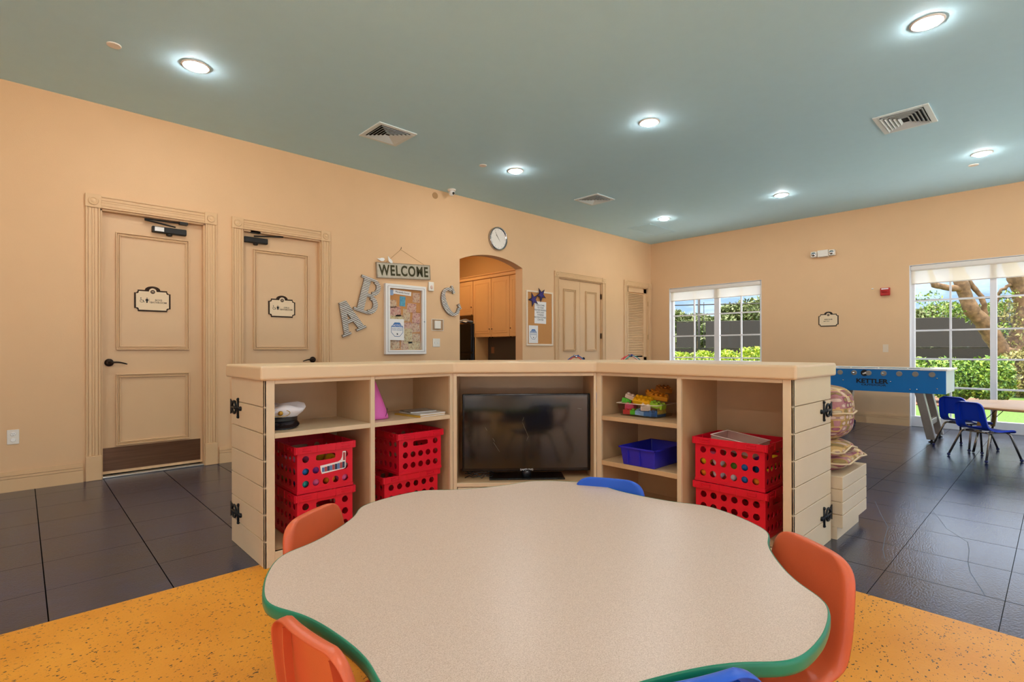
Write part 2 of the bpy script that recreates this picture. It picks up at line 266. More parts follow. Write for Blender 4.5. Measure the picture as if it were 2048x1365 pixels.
# ------------------------------------------------------------------ mesh building
class MB:
    def __init__(s): s.v = []; s.f = []
    def add(s, vs, fs):
        k = len(s.v); s.v += [tuple(p) for p in vs]; s.f += [tuple(i+k for i in f) for f in fs]; return s
    def box(s, x0, x1, y0, y1, z0, z1):
        if x1 < x0: x0, x1 = x1, x0
        if y1 < y0: y0, y1 = y1, y0
        if z1 < z0: z0, z1 = z1, z0
        return s.add([(x, y, z) for z in (z0, z1) for y in (y0, y1) for x in (x0, x1)],
                     [(0, 2, 3, 1), (4, 5, 7, 6), (0, 1, 5, 4), (2, 6, 7, 3), (0, 4, 6, 2), (1, 3, 7, 5)])
    def prism(s, poly, a, b, ax='z'):           # polygon (u,v) extruded from a to b along ax
        def P(u, v, t): return (u, v, t) if ax == 'z' else ((u, t, v) if ax == 'y' else (t, u, v))
        n = len(poly); ar = sum(poly[i][0]*poly[(i+1) % n][1]-poly[(i+1) % n][0]*poly[i][1] for i in range(n))
        if (ar < 0) != (ax == 'y'): poly = poly[::-1]
        if b < a: a, b = b, a
        return s.add([P(u, v, a) for u, v in poly]+[P(u, v, b) for u, v in poly],
                     [tuple(range(n))[::-1], tuple(range(n, 2*n))]+[(i, (i+1) % n, n+(i+1) % n, n+i) for i in range(n)])
    def tube(s, pts, r, n=8, caps=True):
        pts = [Vector(p) for p in pts]; R = r if isinstance(r, (list, tuple)) else [r]*len(pts); k0 = len(s.v); prev = None
        for i, p in enumerate(pts):
            d = (pts[min(i+1, len(pts)-1)]-pts[max(i-1, 0)]).normalized()
            if prev is None: u = d.orthogonal().normalized()
            else: u = (prev-d*prev.dot(d)); u = u.normalized() if u.length > 1e-6 else d.orthogonal().normalized()
            prev = u; v = d.cross(u)
            for j in range(n): a = 2*PI*j/n; s.v.append(tuple(p+(u*math.cos(a)+v*math.sin(a))*R[i]))
        for i in range(len(pts)-1):
            for j in range(n): a = k0+i*n; s.f.append((a+j, a+(j+1) % n, a+n+(j+1) % n, a+n+j))
        if caps: s.f.append(tuple(range(k0, k0+n))[::-1]); e = k0+(len(pts)-1)*n; s.f.append(tuple(range(e, e+n)))
        return s
    def lathe(s, prof, n=20, c=(0, 0, 0), ax='z', a0=0, a1=2*PI):
        k0 = len(s.v); full = abs(a1-a0-2*PI) < 1e-6; m = n if full else n+1
        for r, z in prof:
            for j in range(m):
                a = a0+(a1-a0)*j/n; p = (r*math.cos(a), r*math.sin(a), z)
                if ax == 'y': p = (p[0], -p[2], p[1])
                elif ax == 'x': p = (p[2], p[0], p[1])
                s.v.append((p[0]+c[0], p[1]+c[1], p[2]+c[2]))
        for i in range(len(prof)-1):
            for j in range(n if full else n):
                a = k0+i*m; j2 = (j+1) % m; s.f.append((a+j, a+j2, a+m+j2, a+m+j))
        if full:
            if prof[0][0] > 1e-6: s.f.append(tuple(range(k0, k0+m))[::-1])
            if prof[-1][0] > 1e-6: e = k0+(len(prof)-1)*m; s.f.append(tuple(range(e, e+m)))
        return s
    def sphere(s, c, r, n=12, sc=(1, 1, 1)):
        k0 = len(s.v); rows = n//2
        s.v.append((c[0], c[1], c[2]-r*sc[2]))
        for i in range(1, rows):
            t = -PI/2+PI*i/rows
            for j in range(n): a = 2*PI*j/n; s.v.append((c[0]+r*sc[0]*math.cos(t)*math.cos(a), c[1]+r*sc[1]*math.cos(t)*math.sin(a), c[2]+r*sc[2]*math.sin(t)))
        s.v.append((c[0], c[1], c[2]+r*sc[2])); top = len(s.v)-1
        for j in range(n): s.f.append((k0, k0+1+(j+1) % n, k0+1+j)); b = top-n; s.f.append((top, b+j, b+(j+1) % n))
        for i in range(rows-2):
            for j in range(n): a = k0+1+i*n; s.f.append((a+j, a+(j+1) % n, a+n+(j+1) % n, a+n+j))
        return s
    def grid(s, P, closeu=False):               # P[i][j] points
        k0 = len(s.v); n, m = len(P), len(P[0])
        for r in P: s.v += [tuple(p) for p in r]
        for i in range(n-1):
            for j in range(m if closeu else m-1): j2 = (j+1) % m; s.f.append((k0+i*m+j, k0+i*m+j2, k0+(i+1)*m+j2, k0+(i+1)*m+j))
        return s
    def panel(s, O, U, V, W, cells, n=20):      # flat panel with round holes; cells (u0,u1,v0,v1,ru,rv,power)
        O, U, V, W = map(Vector, (O, U, V, W))
        P = lambda u, v, t: tuple(O+U*u+V*v+W*t)
        for (u0, u1, v0, v1, ru, rv, pw) in cells:
            if ru <= 0:
                vs = [P(u, v, t) for t in (0, 1) for u, v in ((u0, v0), (u1, v0), (u1, v1), (u0, v1))]
                s.add(vs, [(3, 2, 1, 0), (4, 5, 6, 7)]); continue
            cu, cv = (u0+u1)/2, (v0+v1)/2; hu, hv = (u1-u0)/2, (v1-v0)/2; o, h = [], []
            for k in range(n):
                a = 2*PI*(k+.5)/n; c_, s_ = math.cos(a), math.sin(a)
                e = 2/pw; h.append((cu+ru*math.copysign(abs(c_)**e, c_), cv+rv*math.copysign(abs(s_)**e, s_)))
                q = 1/max(abs(c_), abs(s_)); o.append((cu+hu*c_*q, cv+hv*s_*q))
            # add the four cell corners
            oo, hh = [], []
            for k in range(n):
                oo.append(o[k]); hh.append(h[k]); a = (k+.5)/n*360; b = (k+1.5)/n*360
                for q, cn in ((45, (1, 1)), (135, (-1, 1)), (225, (-1, -1)), (315, (1, -1))):
                    if a < q < b-1e-9 and abs(q-a) > 1e-6:
                        oo.append((cu+hu*cn[0], cv+hv*cn[1])); hh.append(((h[k][0]+h[(k+1) % n][0])/2, (h[k][1]+h[(k+1) % n][1])/2))
            m = len(oo)
            vs = [P(u, v, 0) for u, v in oo]+[P(u, v, 0) for u, v in hh]+[P(u, v, 1) for u, v in oo]+[P(u, v, 1) for u, v in hh]
            fs = []
            for k in range(m):
                j = (k+1) % m
                fs += [(k, m+k, m+j, j), (2*m+k, 2*m+j, 3*m+j, 3*m+k), (m+k, 3*m+k, 3*m+j, m+j)]
            s.add(vs, fs)
        return s
    def build(s, name, material, parent=None, smooth=False, bevel=0, bseg=2, loc=None, rot=None, subsurf=0, solid=0, sangle=None):
        me = bpy.data.meshes.new(name); me.from_pydata(s.v, [], s.f); me.materials.append(material); me.update()
        o = bpy.data.objects.new(name, me); C.objects.link(o)
        if parent: o.parent = parent
        if loc: o.location = loc
        if rot: o.rotation_euler = rot
        if smooth:
            for p in me.polygons: p.use_smooth = True
        if solid: md = o.modifiers.new('solidify', 'SOLIDIFY'); md.thickness = solid; md.offset = 0
        if bevel: md = o.modifiers.new('bevel', 'BEVEL'); md.width = bevel; md.segments = bseg; md.limit_method = 'ANGLE'; md.angle_limit = .6; md.harden_normals = False
        if subsurf: md = o.modifiers.new('sub', 'SUBSURF'); md.levels = md.render_levels = subsurf
        if sangle:
            for p in me.polygons: p.use_smooth = True
            me.set_sharp_from_angle(angle=sangle)
        return o
def bx(x0, x1, y0, y1, z0, z1): return MB().box(x0, x1, y0, y1, z0, z1)
def tag(o, label=None, cat=None, group=None, kind=None):
    if label: o['label'] = label
    if cat: o['category'] = cat
    if group: o['group'] = group
    if kind: o['kind'] = kind
    return o
def thing(name, label, cat, loc=(0, 0, 0), rz=0, group=None):
    o = bpy.data.objects.new(name, None); C.objects.link(o); o.location = loc; o.rotation_euler = (0, 0, rz); o.empty_display_size = .1
    return tag(o, label, cat, group)
def struct(name, parent=None, loc=(0, 0, 0), rz=0):
    o = bpy.data.objects.new(name, None); C.objects.link(o); o.location = loc; o.rotation_euler = (0, 0, rz); o['kind'] = 'structure'
    if parent: o.parent = parent
    return o
def dup(o, parent=None, loc=None, rz=None, label=None, group=None, mats=None):
    def cp(q, par):
        c = q.copy(); C.objects.link(c); c.parent = par
        if mats and c.type == 'MESH' and q.data.materials[0] in mats:
            c.data = q.data.copy(); c.data.materials[0] = mats[q.data.materials[0]]
        for ch in [x for x in bpy.data.objects if x.parent == q]: kids.append((ch, c))
        return c
    kids = []; r = cp(o, parent)
    while kids:
        q, par = kids.pop(0); cp(q, par)
    if loc is not None: r.location = loc
    if rz is not None: r.rotation_euler = (0, 0, rz)
    return tag(r, label, None, group)
def text(s, size, material, parent, loc, rot=(PI/2, 0, 0), name='lettering', ext=.001, bold=0, sx=1, align='CENTER', spacing=1):
    cu = bpy.data.curves.new(name, 'FONT'); cu.body = s; cu.size = size; cu.extrude = ext; cu.offset = bold; cu.align_x = align; cu.align_y = 'CENTER'; cu.space_character = spacing; cu.space_line = 1.0
    tmp = bpy.data.objects.new('tmp', cu); me = bpy.data.meshes.new_from_object(tmp); bpy.data.objects.remove(tmp); me.materials.clear(); me.materials.append(material); me.name = name
    o = bpy.data.objects.new(name, me); C.objects.link(o); o.parent = parent; o.location = loc; o.rotation_euler = rot; o.scale = (sx, 1, 1); return o
def arc(cx, cz, r, a0, a1, n): return [(cx+r*math.cos(a0+(a1-a0)*i/n), cz+r*math.sin(a0+(a1-a0)*i/n)) for i in range(n+1)]

# ================================================================== ROOM SHELL
T = .16
def S(name, mb, m, **k): return tag(mb.build(name, m, **k), kind='structure')
S('floor', bx(XB, XW+.2, YB, YW+.16, -.12, 0), M['floor'])
S('floor.001', bx(XB+.002, 2.90, YB+.002, 2.975, .0002, .0022), M['floor2'])
S('ceiling', bx(XB-.2, XW+.2, YB-.2, YW+.16, ZC, ZC+.15), M['ceil'])
# left wall with two door recesses, the arch, the closet door and the louvred door
def wall_openings(mb, a0, a1, ops, fixed, ax):    # solid wall between a0..a1 minus openings (o0,o1,z0,z1)
    p = a0
    def put(u0, u1, z0, z1):
        if u1-u0 < 1e-4 or z1-z0 < 1e-4: return
        mb.box(u0, u1, *fixed, z0, z1) if ax == 'x' else mb.box(*fixed, u0, u1, z0, z1)
    for o0, o1, z0, z1 in sorted(ops):
        put(p, o0, 0, ZC); put(o0, o1, z1, ZC); put(o0, o1, 0, z0); p = o1
    put(p, a1, 0, ZC); return mb
wl = MB(); D1 = (.525, 1.355); D2 = (1.71, 2.555); D3 = (6.75, 7.975); D4 = (8.80, 9.57); DZ = 2.445
AR = (4.60, 5.872)
wall_openings(wl, XB, XW+.2, [(*D1, 0, DZ), (*D2, 0, DZ), (*AR, 0, 2.62), (*D3, 0, 2.42), (*D4, 0, 2.44)], (YW, YW+T), 'x')
# arch head: fills between the springing line and the flat top of the opening
zs, zt = 2.475, 2.603; cxm = (AR[0]+AR[1])/2; hw = (AR[1]-AR[0])/2; hh = zt-zs; Rr_ = (hw*hw+hh*hh)/(2*hh); a_ = math.asin(hw/Rr_)
ap = [(cxm+Rr_*math.sin(-a_+2*a_*i/24), zt-Rr_+Rr_*math.cos(-a_+2*a_*i/24)) for i in range(25)]
for i in range(24): wl.prism([ap[i], ap[i+1], (ap[i+1][0], 2.62), (ap[i][0], 2.62)], YW, YW+T, 'y')
S('wall_left', wl, M['wall'])
W1 = (3.698, 5.53, .90, 2.415); W2 = (-1.17, 1.557, 0, 2.415); W3 = (-4.65, -1.95, 0, 2.415)
wr = MB(); wall_openings(wr, YB, YW, [W1, W2, W3], (XW, XW+.2), 'y'); S('wall_right', wr, M['wall'])
wb = MB(); wall_openings(wb, XB, XW+.2, [(a, b, .06, 2.6) for a, b in BW], (YB-.2, YB), 'x'); S('wall_back', wb, M['wall'])
wf = MB(); wall_openings(wf, YB-.2, YW+T, [(a, b, .06, 2.6) for a, b in FW], (XB-.2, XB), 'y'); S('wall_front', wf, M['wall'])
# kitchen nook behind the arch
S('wall_nook_right', bx(6.28, 6.4, YW+T, 9.0, 0, 3.0), M['wall_nook']); S('wall_nook_left', bx(4.1, 4.22, YW+T, 9.0, 0, 3.0), M['wall_nook'])
S('wall_nook_back', bx(4.1, 6.4, 9.0, 9.12, 0, 3.0), M['wall_nook']); S('ceiling_nook', bx(4.1, 6.4, YW+T, 9.12, 3.0, 3.1), M['wall_nook'])
S('floor_nook', bx(4.1, 6.4, YW+T, 9.12, -.1, 0), M['floor'])
# baseboards with two grooves
def base_prof(mb, a0, a1, ax, wallpos, sgn):
    for z0, z1, d in ((0, .105, .018), (.108, .128, .016), (.131, .150, .013), (.150, .166, .008)):
        if ax == 'x': mb.box(a0, a1, wallpos, wallpos+sgn*d, z0, z1)
        else: mb.box(wallpos, wallpos+sgn*d, a0, a1, z0, z1)
mb = MB()
for a, b in ((XB, .40), (1.48, 1.60), (2.68, 4.60), (5.872, 6.63), (8.08, 8.685)): base_prof(mb, a, b, 'x', YW, -1)
S('baseboard_left', mb, M['trim'])
mb = MB(); base_prof(mb, 1.557, YW-.02, 'y', XW, -1); base_prof(mb, -1.95, -1.17, 'y', XW, -1); S('baseboard_right', mb, M['trim'])
mb = MB(); base_prof(mb, 5.2, 5.7, 'x', YB, 1); S('baseboard_back', mb, M['trim'])
mb = MB(); base_prof(mb, 1.3, 1.8, 'y', XB, 1); S('baseboard_front', mb, M['trim'])

# ------------------------------------------------------------------ doors
def casing(parent, a0, a1, zt, w=.105, head=.115, plinth=True, right=True, blockdone=True):
    # fluted side casings, fluted head, rosette corner blocks, plinth blocks; local x along wall, front faces -y at y=0
    mb = MB()
    def flute_v(x0, x1, z0, z1):
        mb.box(x0, x1, -.012, 0, z0, z1); n = 4; s = (x1-x0)
        for k, (p0, p1, d) in enumerate(((0, .12, .022), (.18, .38, .018), (.44, .56, .015), (.62, .82, .018), (.88, 1, .022))): mb.box(x0+s*p0, x0+s*p1, -d, -.012, z0, z1)
    def flute_h(x0, x1, z0, z1):
        mb.box(x0, x1, -.012, 0, z0, z1); s = z1-z0
        for p0, p1, d in ((0, .12, .022), (.18, .38, .018), (.44, .56, .015), (.62, .82, .018), (.88, 1, .022)): mb.box(x0, x1, -d, -.012, z0+s*p0, z0+s*p1)
    flute_v(a0-w, a0-.004, .22 if plinth else 0, zt); flute_h(a0, a1, zt+.004, zt+head)
    if right: flute_v(a1+.004, a1+w, .22 if plinth else 0, zt)
    fr = mb.build('door_casing', M['trim'], parent, bevel=.002, bseg=1)
    b = MB()
    for x in ((a0-w, a0), (a1, a1+w)) if right else ((a0-w, a0),):
        b.box(x[0]-.004, x[1]+.004, -.027, 0, zt, zt+head+.004)
        if plinth: b.box(x[0]-.004, x[1]+.004, -.027, 0, 0, .22)
    b.build('corner_block', M['trim'], parent, bevel=.003, bseg=1)
    r = MB()
    for x in (a0-w/2, a1+w/2) if right else (a0-w/2,):
        c = (x, -.027, zt+head/2)
        r.lathe([(.038, 0), (.036, .006), (.028, .007), (.026, .003), (.018, .003), (.012, .008), (0, .009)][::-1], 20, c, 'y')
    rr = r.build('rosette', M['trim'], parent, smooth=True)
    # jamb lining inside the opening
    j = MB(); j.box(a0-.001, a0+.012, 0, T, 0, zt); j.box(a1-.012, a1+.001, 0, T, 0, zt); j.box(a0, a1, 0, T, zt-.012, zt+.001)
    j.build('jamb', M['trim'], parent)
def mould(mb, x0, x1, z0, z1, y):         # raised rectangular picture moulding on a face at y (front = smaller y)
    for k, (w, d) in enumerate(((0, .024), (.012, .012), (.026, .018))):
        a, b = w, w+(.010, .012, .008)[k]
        mb.box(x0+a, x1-a, y-d, y, z1-b, z1-a); mb.box(x0+a, x1-a, y-d, y, z0+a, z0+b)
        mb.box(x0+a, x0+b, y-d, y, z0+b, z1-b); mb.box(x1-b, x1-a, y-d, y, z0+b, z1-b)
def lever(parent, x, z, y, d):           # rose and curved lever pointing along d
    h = MB().lathe([(0, .018), (.022, .018), (.034, .012), (.036, 0)], 20, (x, y, z), 'y'); h.lathe([(.010, .05), (.011, .0)], 12, (x, y, z), 'y')
    pts = [(x+d*t, y-.05-.006*math.sin(t*30), z-.012*(t/.12)**2+.006*math.sin(t/.12*PI)) for t in [k*.13/8 for k in range(9)]]
    h.tube(pts, [.010, .0095, .009, .0085, .008, .0075, .007, .0065, .005], 10)
    return h.build('door_handle', M['bronze'], parent, smooth=True)
def closer(parent, x0, x1, z, y, flip):
    b = MB().box(x0, x1, y-.055, y, z-.03, z+.03); b.lathe([(.024, 0), (.026, .01), (.026, .05), (.02, .06)], 14, ((x0+x1)/2, y-.02, z-.05)); 
    o = b.build('door_closer', M['blackm'], parent, bevel=.008)
    a = MB(); xs, xe = ((x0+x1)/2+.05, x0-.06) if not flip else ((x0+x1)/2-.02, x1+.16)
    a.tube([(xs, y-.035, z+.045), (xe, y-.05, z+.075), (xe, y-.05, z+.085), (x1-.02 if not flip else xs+.02, y-.03, z+.092)], .0075, 8)
    a.box((x1-.06 if not flip else xs-.04), (x1+.01 if not flip else xs+.06), y-.06, y, z+.078, z+.102)
    a.build('closer_arm', M['blackm'], o)
    if not flip: bx(x0+.02, x0+.095, y-.0565, y-.055, z-.018, z+.022).build('rating_label', M['paper'], o)
def bath_door(name, X, panx, right_knob, sign_side):
    g = struct(name, loc=(0, YW, 0)); y = .06
    casing(g, X[0], X[1], DZ)
    leaf = MB().box(X[0]+.012, X[1]-.012, y, y+.045, .028, DZ-.014)
    l = leaf.build('door_leaf', M['door'], g, bevel=.002, bseg=1)
    for z0, z1 in ((1.17, 2.262), (.283, .946)):
        m = MB(); mould(m, panx[0], panx[1], z0, z1, y); m.build('panel_moulding', M['trim'], g, bevel=.003, bseg=2)
    bx(X[0]+.014, X[1]-.03, y-.002, y, .055, .268).build('kick_plate', M['kick'], g)
    bx(X[0]+.005, X[1]-.005, .0, .10, 0, .016).build('threshold', M['alu'], g, bevel=.004)
    hx = X[1]-.075 if right_knob else X[0]+.065
    lever(g, hx, 1.052, y, -1 if right_knob else 1)
    if right_knob: closer(g, X[0]+.02, X[0]+.26, 2.352, y, True)
    else: closer(g, X[1]-.44, X[1]-.155, 2.33, y, False)
    bx(X[0], X[1], y+.09, y+.10, 0, DZ).build('door_backing', M['dark'], g)
    return g
bath_door('door_1', D1, (.64, 1.228), False, 0)
bath_door('door_2', D2, (1.83, 2.425), True, 0)
# double closet door
g = struct('door_3', loc=(0, YW, 0)); casing(g, D3[0], D3[1], 2.415, .108, .10)
xm = (D3[0]+D3[1])/2
for k, (a, b, p0, p1) in enumerate(((D3[0]+.012, xm-.002, 6.90, 7.235), (xm+.002, D3[1]-.012, 7.515, 7.84))):
    l = bx(a, b, .03, .07, .012, 2.40).build('door_leaf', M['door'], g, bevel=.003)
    m = MB(); mould(m, p0, p1, 1.14, 2.235, .03); mould(m, p0, p1, .25, .93, .03); m.build('panel_moulding', M['trim'], l, bevel=.003)
h = MB()
for x in (D3[0]+.004, D3[1]-.012):
    for z in (2.16, 1.42, .35): h.box(x, x+.012, -.006, .03, z-.05, z+.05)
h.build('door_hinge', mat('worn_hinge', 'a07c56', .4, metal=.4), g)
k = MB().sphere((xm+.05, -.012, 1.0), .026, 12); k.build('door_knob', M['bronze'], g, smooth=True)
# louvred door in the corner
g = struct('door_4', loc=(0, YW, 0)); casing(g, D4[0], D4[1], 2.44, .105, .105)
y = .03; mb = MB(); a, b = D4[0]+.006, D4[1]-.002; mb.box(a, a+.09, y, y+.04, .01, 2.439); mb.box(b-.115, b, y, y+.04, .01, 2.439); mb.box(a, b, y, y+.04, 2.335, 2.439); mb.box(a, b, y, y+.04, .01, .16); mb.box(a, b, y, y+.04, .93, 1.01)
l = mb.build('door_leaf', M['door'], g, bevel=.003)
s = MB(); n = 62
for k in range(n):
    z = .165+k*(2.33-.165)/n
    if .90 < z < 1.01: continue
    s.add([(a+.09, y+.004, z), (b-.115, y+.004, z), (b-.115, y+.032, z+.033), (a+.09, y+.032, z+.033), (a+.09, y+.004, z+.006), (b-.115, y+.004, z+.006), (b-.115, y+.032, z+.039), (a+.09, y+.032, z+.039)],
          [(0, 1, 2, 3), (7, 6, 5, 4), (0, 4, 5, 1), (3, 2, 6, 7)])
s.build('louvre_slats', M['trim'], g)
bx(a, b, .10, .11, 0, 2.44).build('door_backing', M['dark'], g)
h = MB()
for z in (2.12, 1.42, .35): h.box(b-.004, b+.010, -.004, .03, z-.05, z+.05)
h.build('door_hinge', mat('worn_hinge', 'a07c56', .4, metal=.4), g)

# ------------------------------------------------------------------ windows on the right wall (local x = -world y, facing -x world)
def window(name, Wd, mull, munt, hz, bottom, shade_z):
    y0, y1, z0, z1 = Wd; g = struct(name, loc=(XW, 0, 0), rz=-PI/2); a, b = -y1, -y0      # local x range
    f = MB(); d0, d1 = .07, .13; fw = .055
    f.box(a, a+fw, d0, d1, z0, z1); f.box(b-fw, b, d0, d1, z0, z1); f.box(a, b, d0, d1, z1-.06, z1); f.box(a, b, d0-.02, d1, z0, bottom)
    for c, w_ in mull: f.box(-c-w_/2, -c+w_/2, d0-.01, d1, z0, z1)
    f.build('window_frame', M['winwhite'], g, bevel=.004)
    m = MB()
    for c in munt: m.box(-c-.012, -c+.012, d0+.015, d1-.015, z0, z1)
    for z in hz: m.box(a+.02, b-.02, d0+.013, d1-.013, z-.012, z+.012)
    m.build('muntin', M['winwhite'], g)
    bx(a+.02, b-.02, .098, .102, z0+.02, z1-.02).build('window_pane', M['glass'], g)
    r = MB(); r.box(a, a+.012, 0, .2, z0, z1); r.box(b-.012, b, 0, .2, z0, z1); r.box(a, b, 0, .2, z1-.008, z1)
    r.build('window_reveal', M['winwhite'], g)
    if z0 > .3: bx(a, b, -.01, .2, z0-.0, z0+.025).build('window_sill', M['winwhite'], g, bevel=.004)
    rt = MB().box(a+.012, b-.012, .005, .062, z1-.088, z1-.009); t = rt.build('shade_cassette', M['shadewhite'], g, bevel=.02, bseg=3)
    s = bx(a+.02, b-.02, .034, .036, shade_z, z1-.08).build('roller_shade', M['shade'], g)
    MB().tube([(a+.02, .035, shade_z), (b-.02, .035, shade_z)], .007, 8).build('shade_hem_bar', M['shadewhite'], g, smooth=True)
window('window_1', W1, [(4.557, .10)], [5.03, 4.10], [1.851, 1.433, 1.001], .95, 2.152)
window('window_2', W2, [(.634, .07), (-.27, .07)], [1.093, .18, -.72], [1.881, 1.436, 1.012, .596], .155, 2.133)
window('window_3', W3, [(-2.85, .07), (-3.75, .07)], [-2.4, -3.3, -4.2], [1.881, 1.436, 1.012, .596], .155, 2.133)
def rear_fill_window(name, hw_, loc, rz):
    g = struct(name, loc=loc, rz=rz); f = MB()
    for u0, u1, z0, z1 in ((-hw_, -hw_+.06, .06, 2.6), (hw_-.06, hw_, .06, 2.6), (-hw_, hw_, 2.54, 2.6), (-hw_, hw_, .06, .13), (-.03, .03, .06, 2.6), (-hw_, hw_, 1.0, 1.025), (-hw_, hw_, 1.7, 1.725)): f.box(u0, u1, .07, .12, z0, z1)
    f.build('window_frame', M['winwhite'], g); bx(-hw_+.02, hw_-.02, .09, .094, .08, 2.58).build('window_pane', M['glass'], g)
for k, (a, b) in enumerate(BW): rear_fill_window('window_%d' % (k+4), (b-a)/2, ((a+b)/2, YB, 0), PI)
for k, (a, b) in enumerate(FW): rear_fill_window('window_%d' % (k+8), (b-a)/2, (XB, (a+b)/2, 0), PI/2)  # front wall windows added out of view to brighten the ceiling

# ================================================================== CEILING FITTINGS
def downlight(x, y, label):
    t = thing('downlight', label, 'ceiling light', (x, y, ZC), 0, 'recessed ceiling downlights')
    MB().lathe([(.072, -.001), (.074, -.006), (.090, -.008), (.098, -.004), (.100, 0)], 32).build('trim_ring', M['white'], t, smooth=True)
    MB().lathe([(.0, -.026), (.03, -.025), (.055, -.021), (.066, -.014), (.071, -.001)], 28).build('lens', M['lens'], t, smooth=True)
    return t
LL = {(0, 0): None}
lab = {(1.0, 4.65): 'lit ceiling downlight nearest the boys bathroom door', (4.475, 4.655): 'lit ceiling downlight between the two square vents, in line with the clock',
       (4.48, 2.767): 'lit ceiling downlight in the middle of the ceiling above the television', (7.965, 4.64): 'lit ceiling downlight beside the access panel, farthest into the corner',
       (7.97, 2.762): 'lit ceiling downlight above and beyond the worktop, before the small window', (4.498, .62): 'large lit ceiling downlight nearest the camera, upper right',
       (7.96, .612): 'lit ceiling downlight beside a sprinkler cover, above the foosball table'}
for x in (-2.5, 1.0, 4.48, 7.965):
    for y in (4.65, 2.765, .615, -1.55, -3.7):
        hit = [k for k in lab if abs(k[0]-x) < .1 and abs(k[1]-y) < .1]
        if hit: downlight(hit[0][0], hit[0][1], lab[hit[0]])
        else: downlight(x, y, 'lit ceiling downlight out of view in the rest of the room')
def vent(x, y, w_, h_, label, cen=None):
    t = thing('air_vent', label, 'air vent', (x, y, ZC), 0, 'ceiling air vents'); f = MB(); fr = .045
    for a, b, c, d in ((-w_/2, w_/2, -h_/2, -h_/2+fr), (-w_/2, w_/2, h_/2-fr, h_/2), (-w_/2, -w_/2+fr, -h_/2+fr, h_/2-fr), (w_/2-fr, w_/2, -h_/2+fr, h_/2-fr)): f.box(a, b, c, d, -.012, 0)
    f.build('vent_frame', M['ventw'], t, bevel=.004)
    bx(-w_/2+fr, w_/2-fr, -h_/2+fr, h_/2-fr, -.003, -.0005).build('vent_throat', M['dark'], t)
    s = MB(); n = 5
    for k in range(n):
        o = fr+.006+k*.030; a, b = w_/2-o, h_/2-o
        if b < .01: break
        q = .018          # each ring slopes outward and down
        out = [(-a, -b, -.020), (a, -b, -.020), (a, b, -.020), (-a, b, -.020)]; inn = [(-a+q, -b+q, -.003), (a-q, -b+q, -.003), (a-q, b-q, -.003), (-a+q, b-q, -.003)]
        i2 = [(p[0]*.985, p[1]*.985, p[2]+.002) for p in inn]
        s.add(out+inn, [(0, 1, 5, 4), (1, 2, 6, 5), (2, 3, 7, 6), (3, 0, 4, 7)])
    o = s.build('vent_louvres', M['ventw'], t, solid=.002)
    return t
vent(2.753, 4.76, .43, .43, 'large square ceiling vent above the girls bathroom door')
vent(6.17, 4.735, .43, .43, 'small-looking square ceiling vent above the arch and closet')
vent(6.228, 1.03, .53, .43, 'rectangular ceiling vent on the right, above the foosball table')
def disc(x, y, r, label):
    o = MB().lathe([(0, -.008), (r*.92, -.008), (r, -.004), (r, 0)], 24).build('sprinkler_cover', M['plastw'], smooth=False, sangle=.5); o.location = (x, y, ZC)
    return tag(o, label, 'sprinkler cover', 'flat sprinkler covers')
disc(.497, 4.735, .045, 'white sprinkler cover disc beside the downlight at the upper left')
disc(4.055, 4.785, .045, 'white sprinkler cover disc in the ceiling near the security camera')
disc(8.383, .719, .05, 'white sprinkler cover disc just below the downlight at the right')
disc(4.3, .25, .05, 'white sprinkler cover disc cut by the top edge of the view')
f = MB(); x0, x1, y0, y1 = 8.08, 8.98, 4.98, 5.45
for a, b, c, d in ((x0, x1, y0, y0+.012), (x0, x1, y1-.012, y1), (x0, x0+.012, y0, y1), (x1-.012, x1, y0, y1)): f.box(a, b, c, d, ZC-.004, ZC)
f.box(x0+.02, x1-.02, y0+.02, y1-.02, ZC-.003, ZC)
tag(f.build('access_panel', mat('panel_paint', 'bae0ec', .7)), 'flush ceiling access panel near the far corner', 'access panel')
# dome camera on the wall just under the ceiling
t = thing('security_camera', 'small white dome security camera with a dark eye where wall meets ceiling', 'security camera', (4.346, 5.80, ZC))
MB().lathe([(0, -.022), (.05, -.022), (.056, -.012), (.056, 0)], 24).build('mount', M['plastw'], t, smooth=True)
MB().sphere((0, 0, -.048), .042, 20).build('dome', M['white'], t, smooth=True)
MB().sphere((.002, -.030, -.058), .020, 16).build('camera_eye', M['black'], t, smooth=True)
MB().lathe([(.045, 0), (.045, .003), (0, .003)], 20, (-.17, .155, -.085), 'y').build('camera_shadow', mat('shadow_tone', 'b88f62', .8), t)  # darker disc on the wall, painted as the camera's shadow
# warm lamp inside the nook
t = thing('ceiling_lamp', 'warm flush ceiling lamp inside the kitchen nook, out of view', 'ceiling light', (5.1, 7.3, 3.0))
MB().lathe([(0, -.07), (.1, -.065), (.16, -.04), (.18, 0)], 24).build('lamp_shade', mat('nook_lens', 'fff0d8', .5, emit=((1, .78, .48, 1), 30.0)), t, smooth=True)

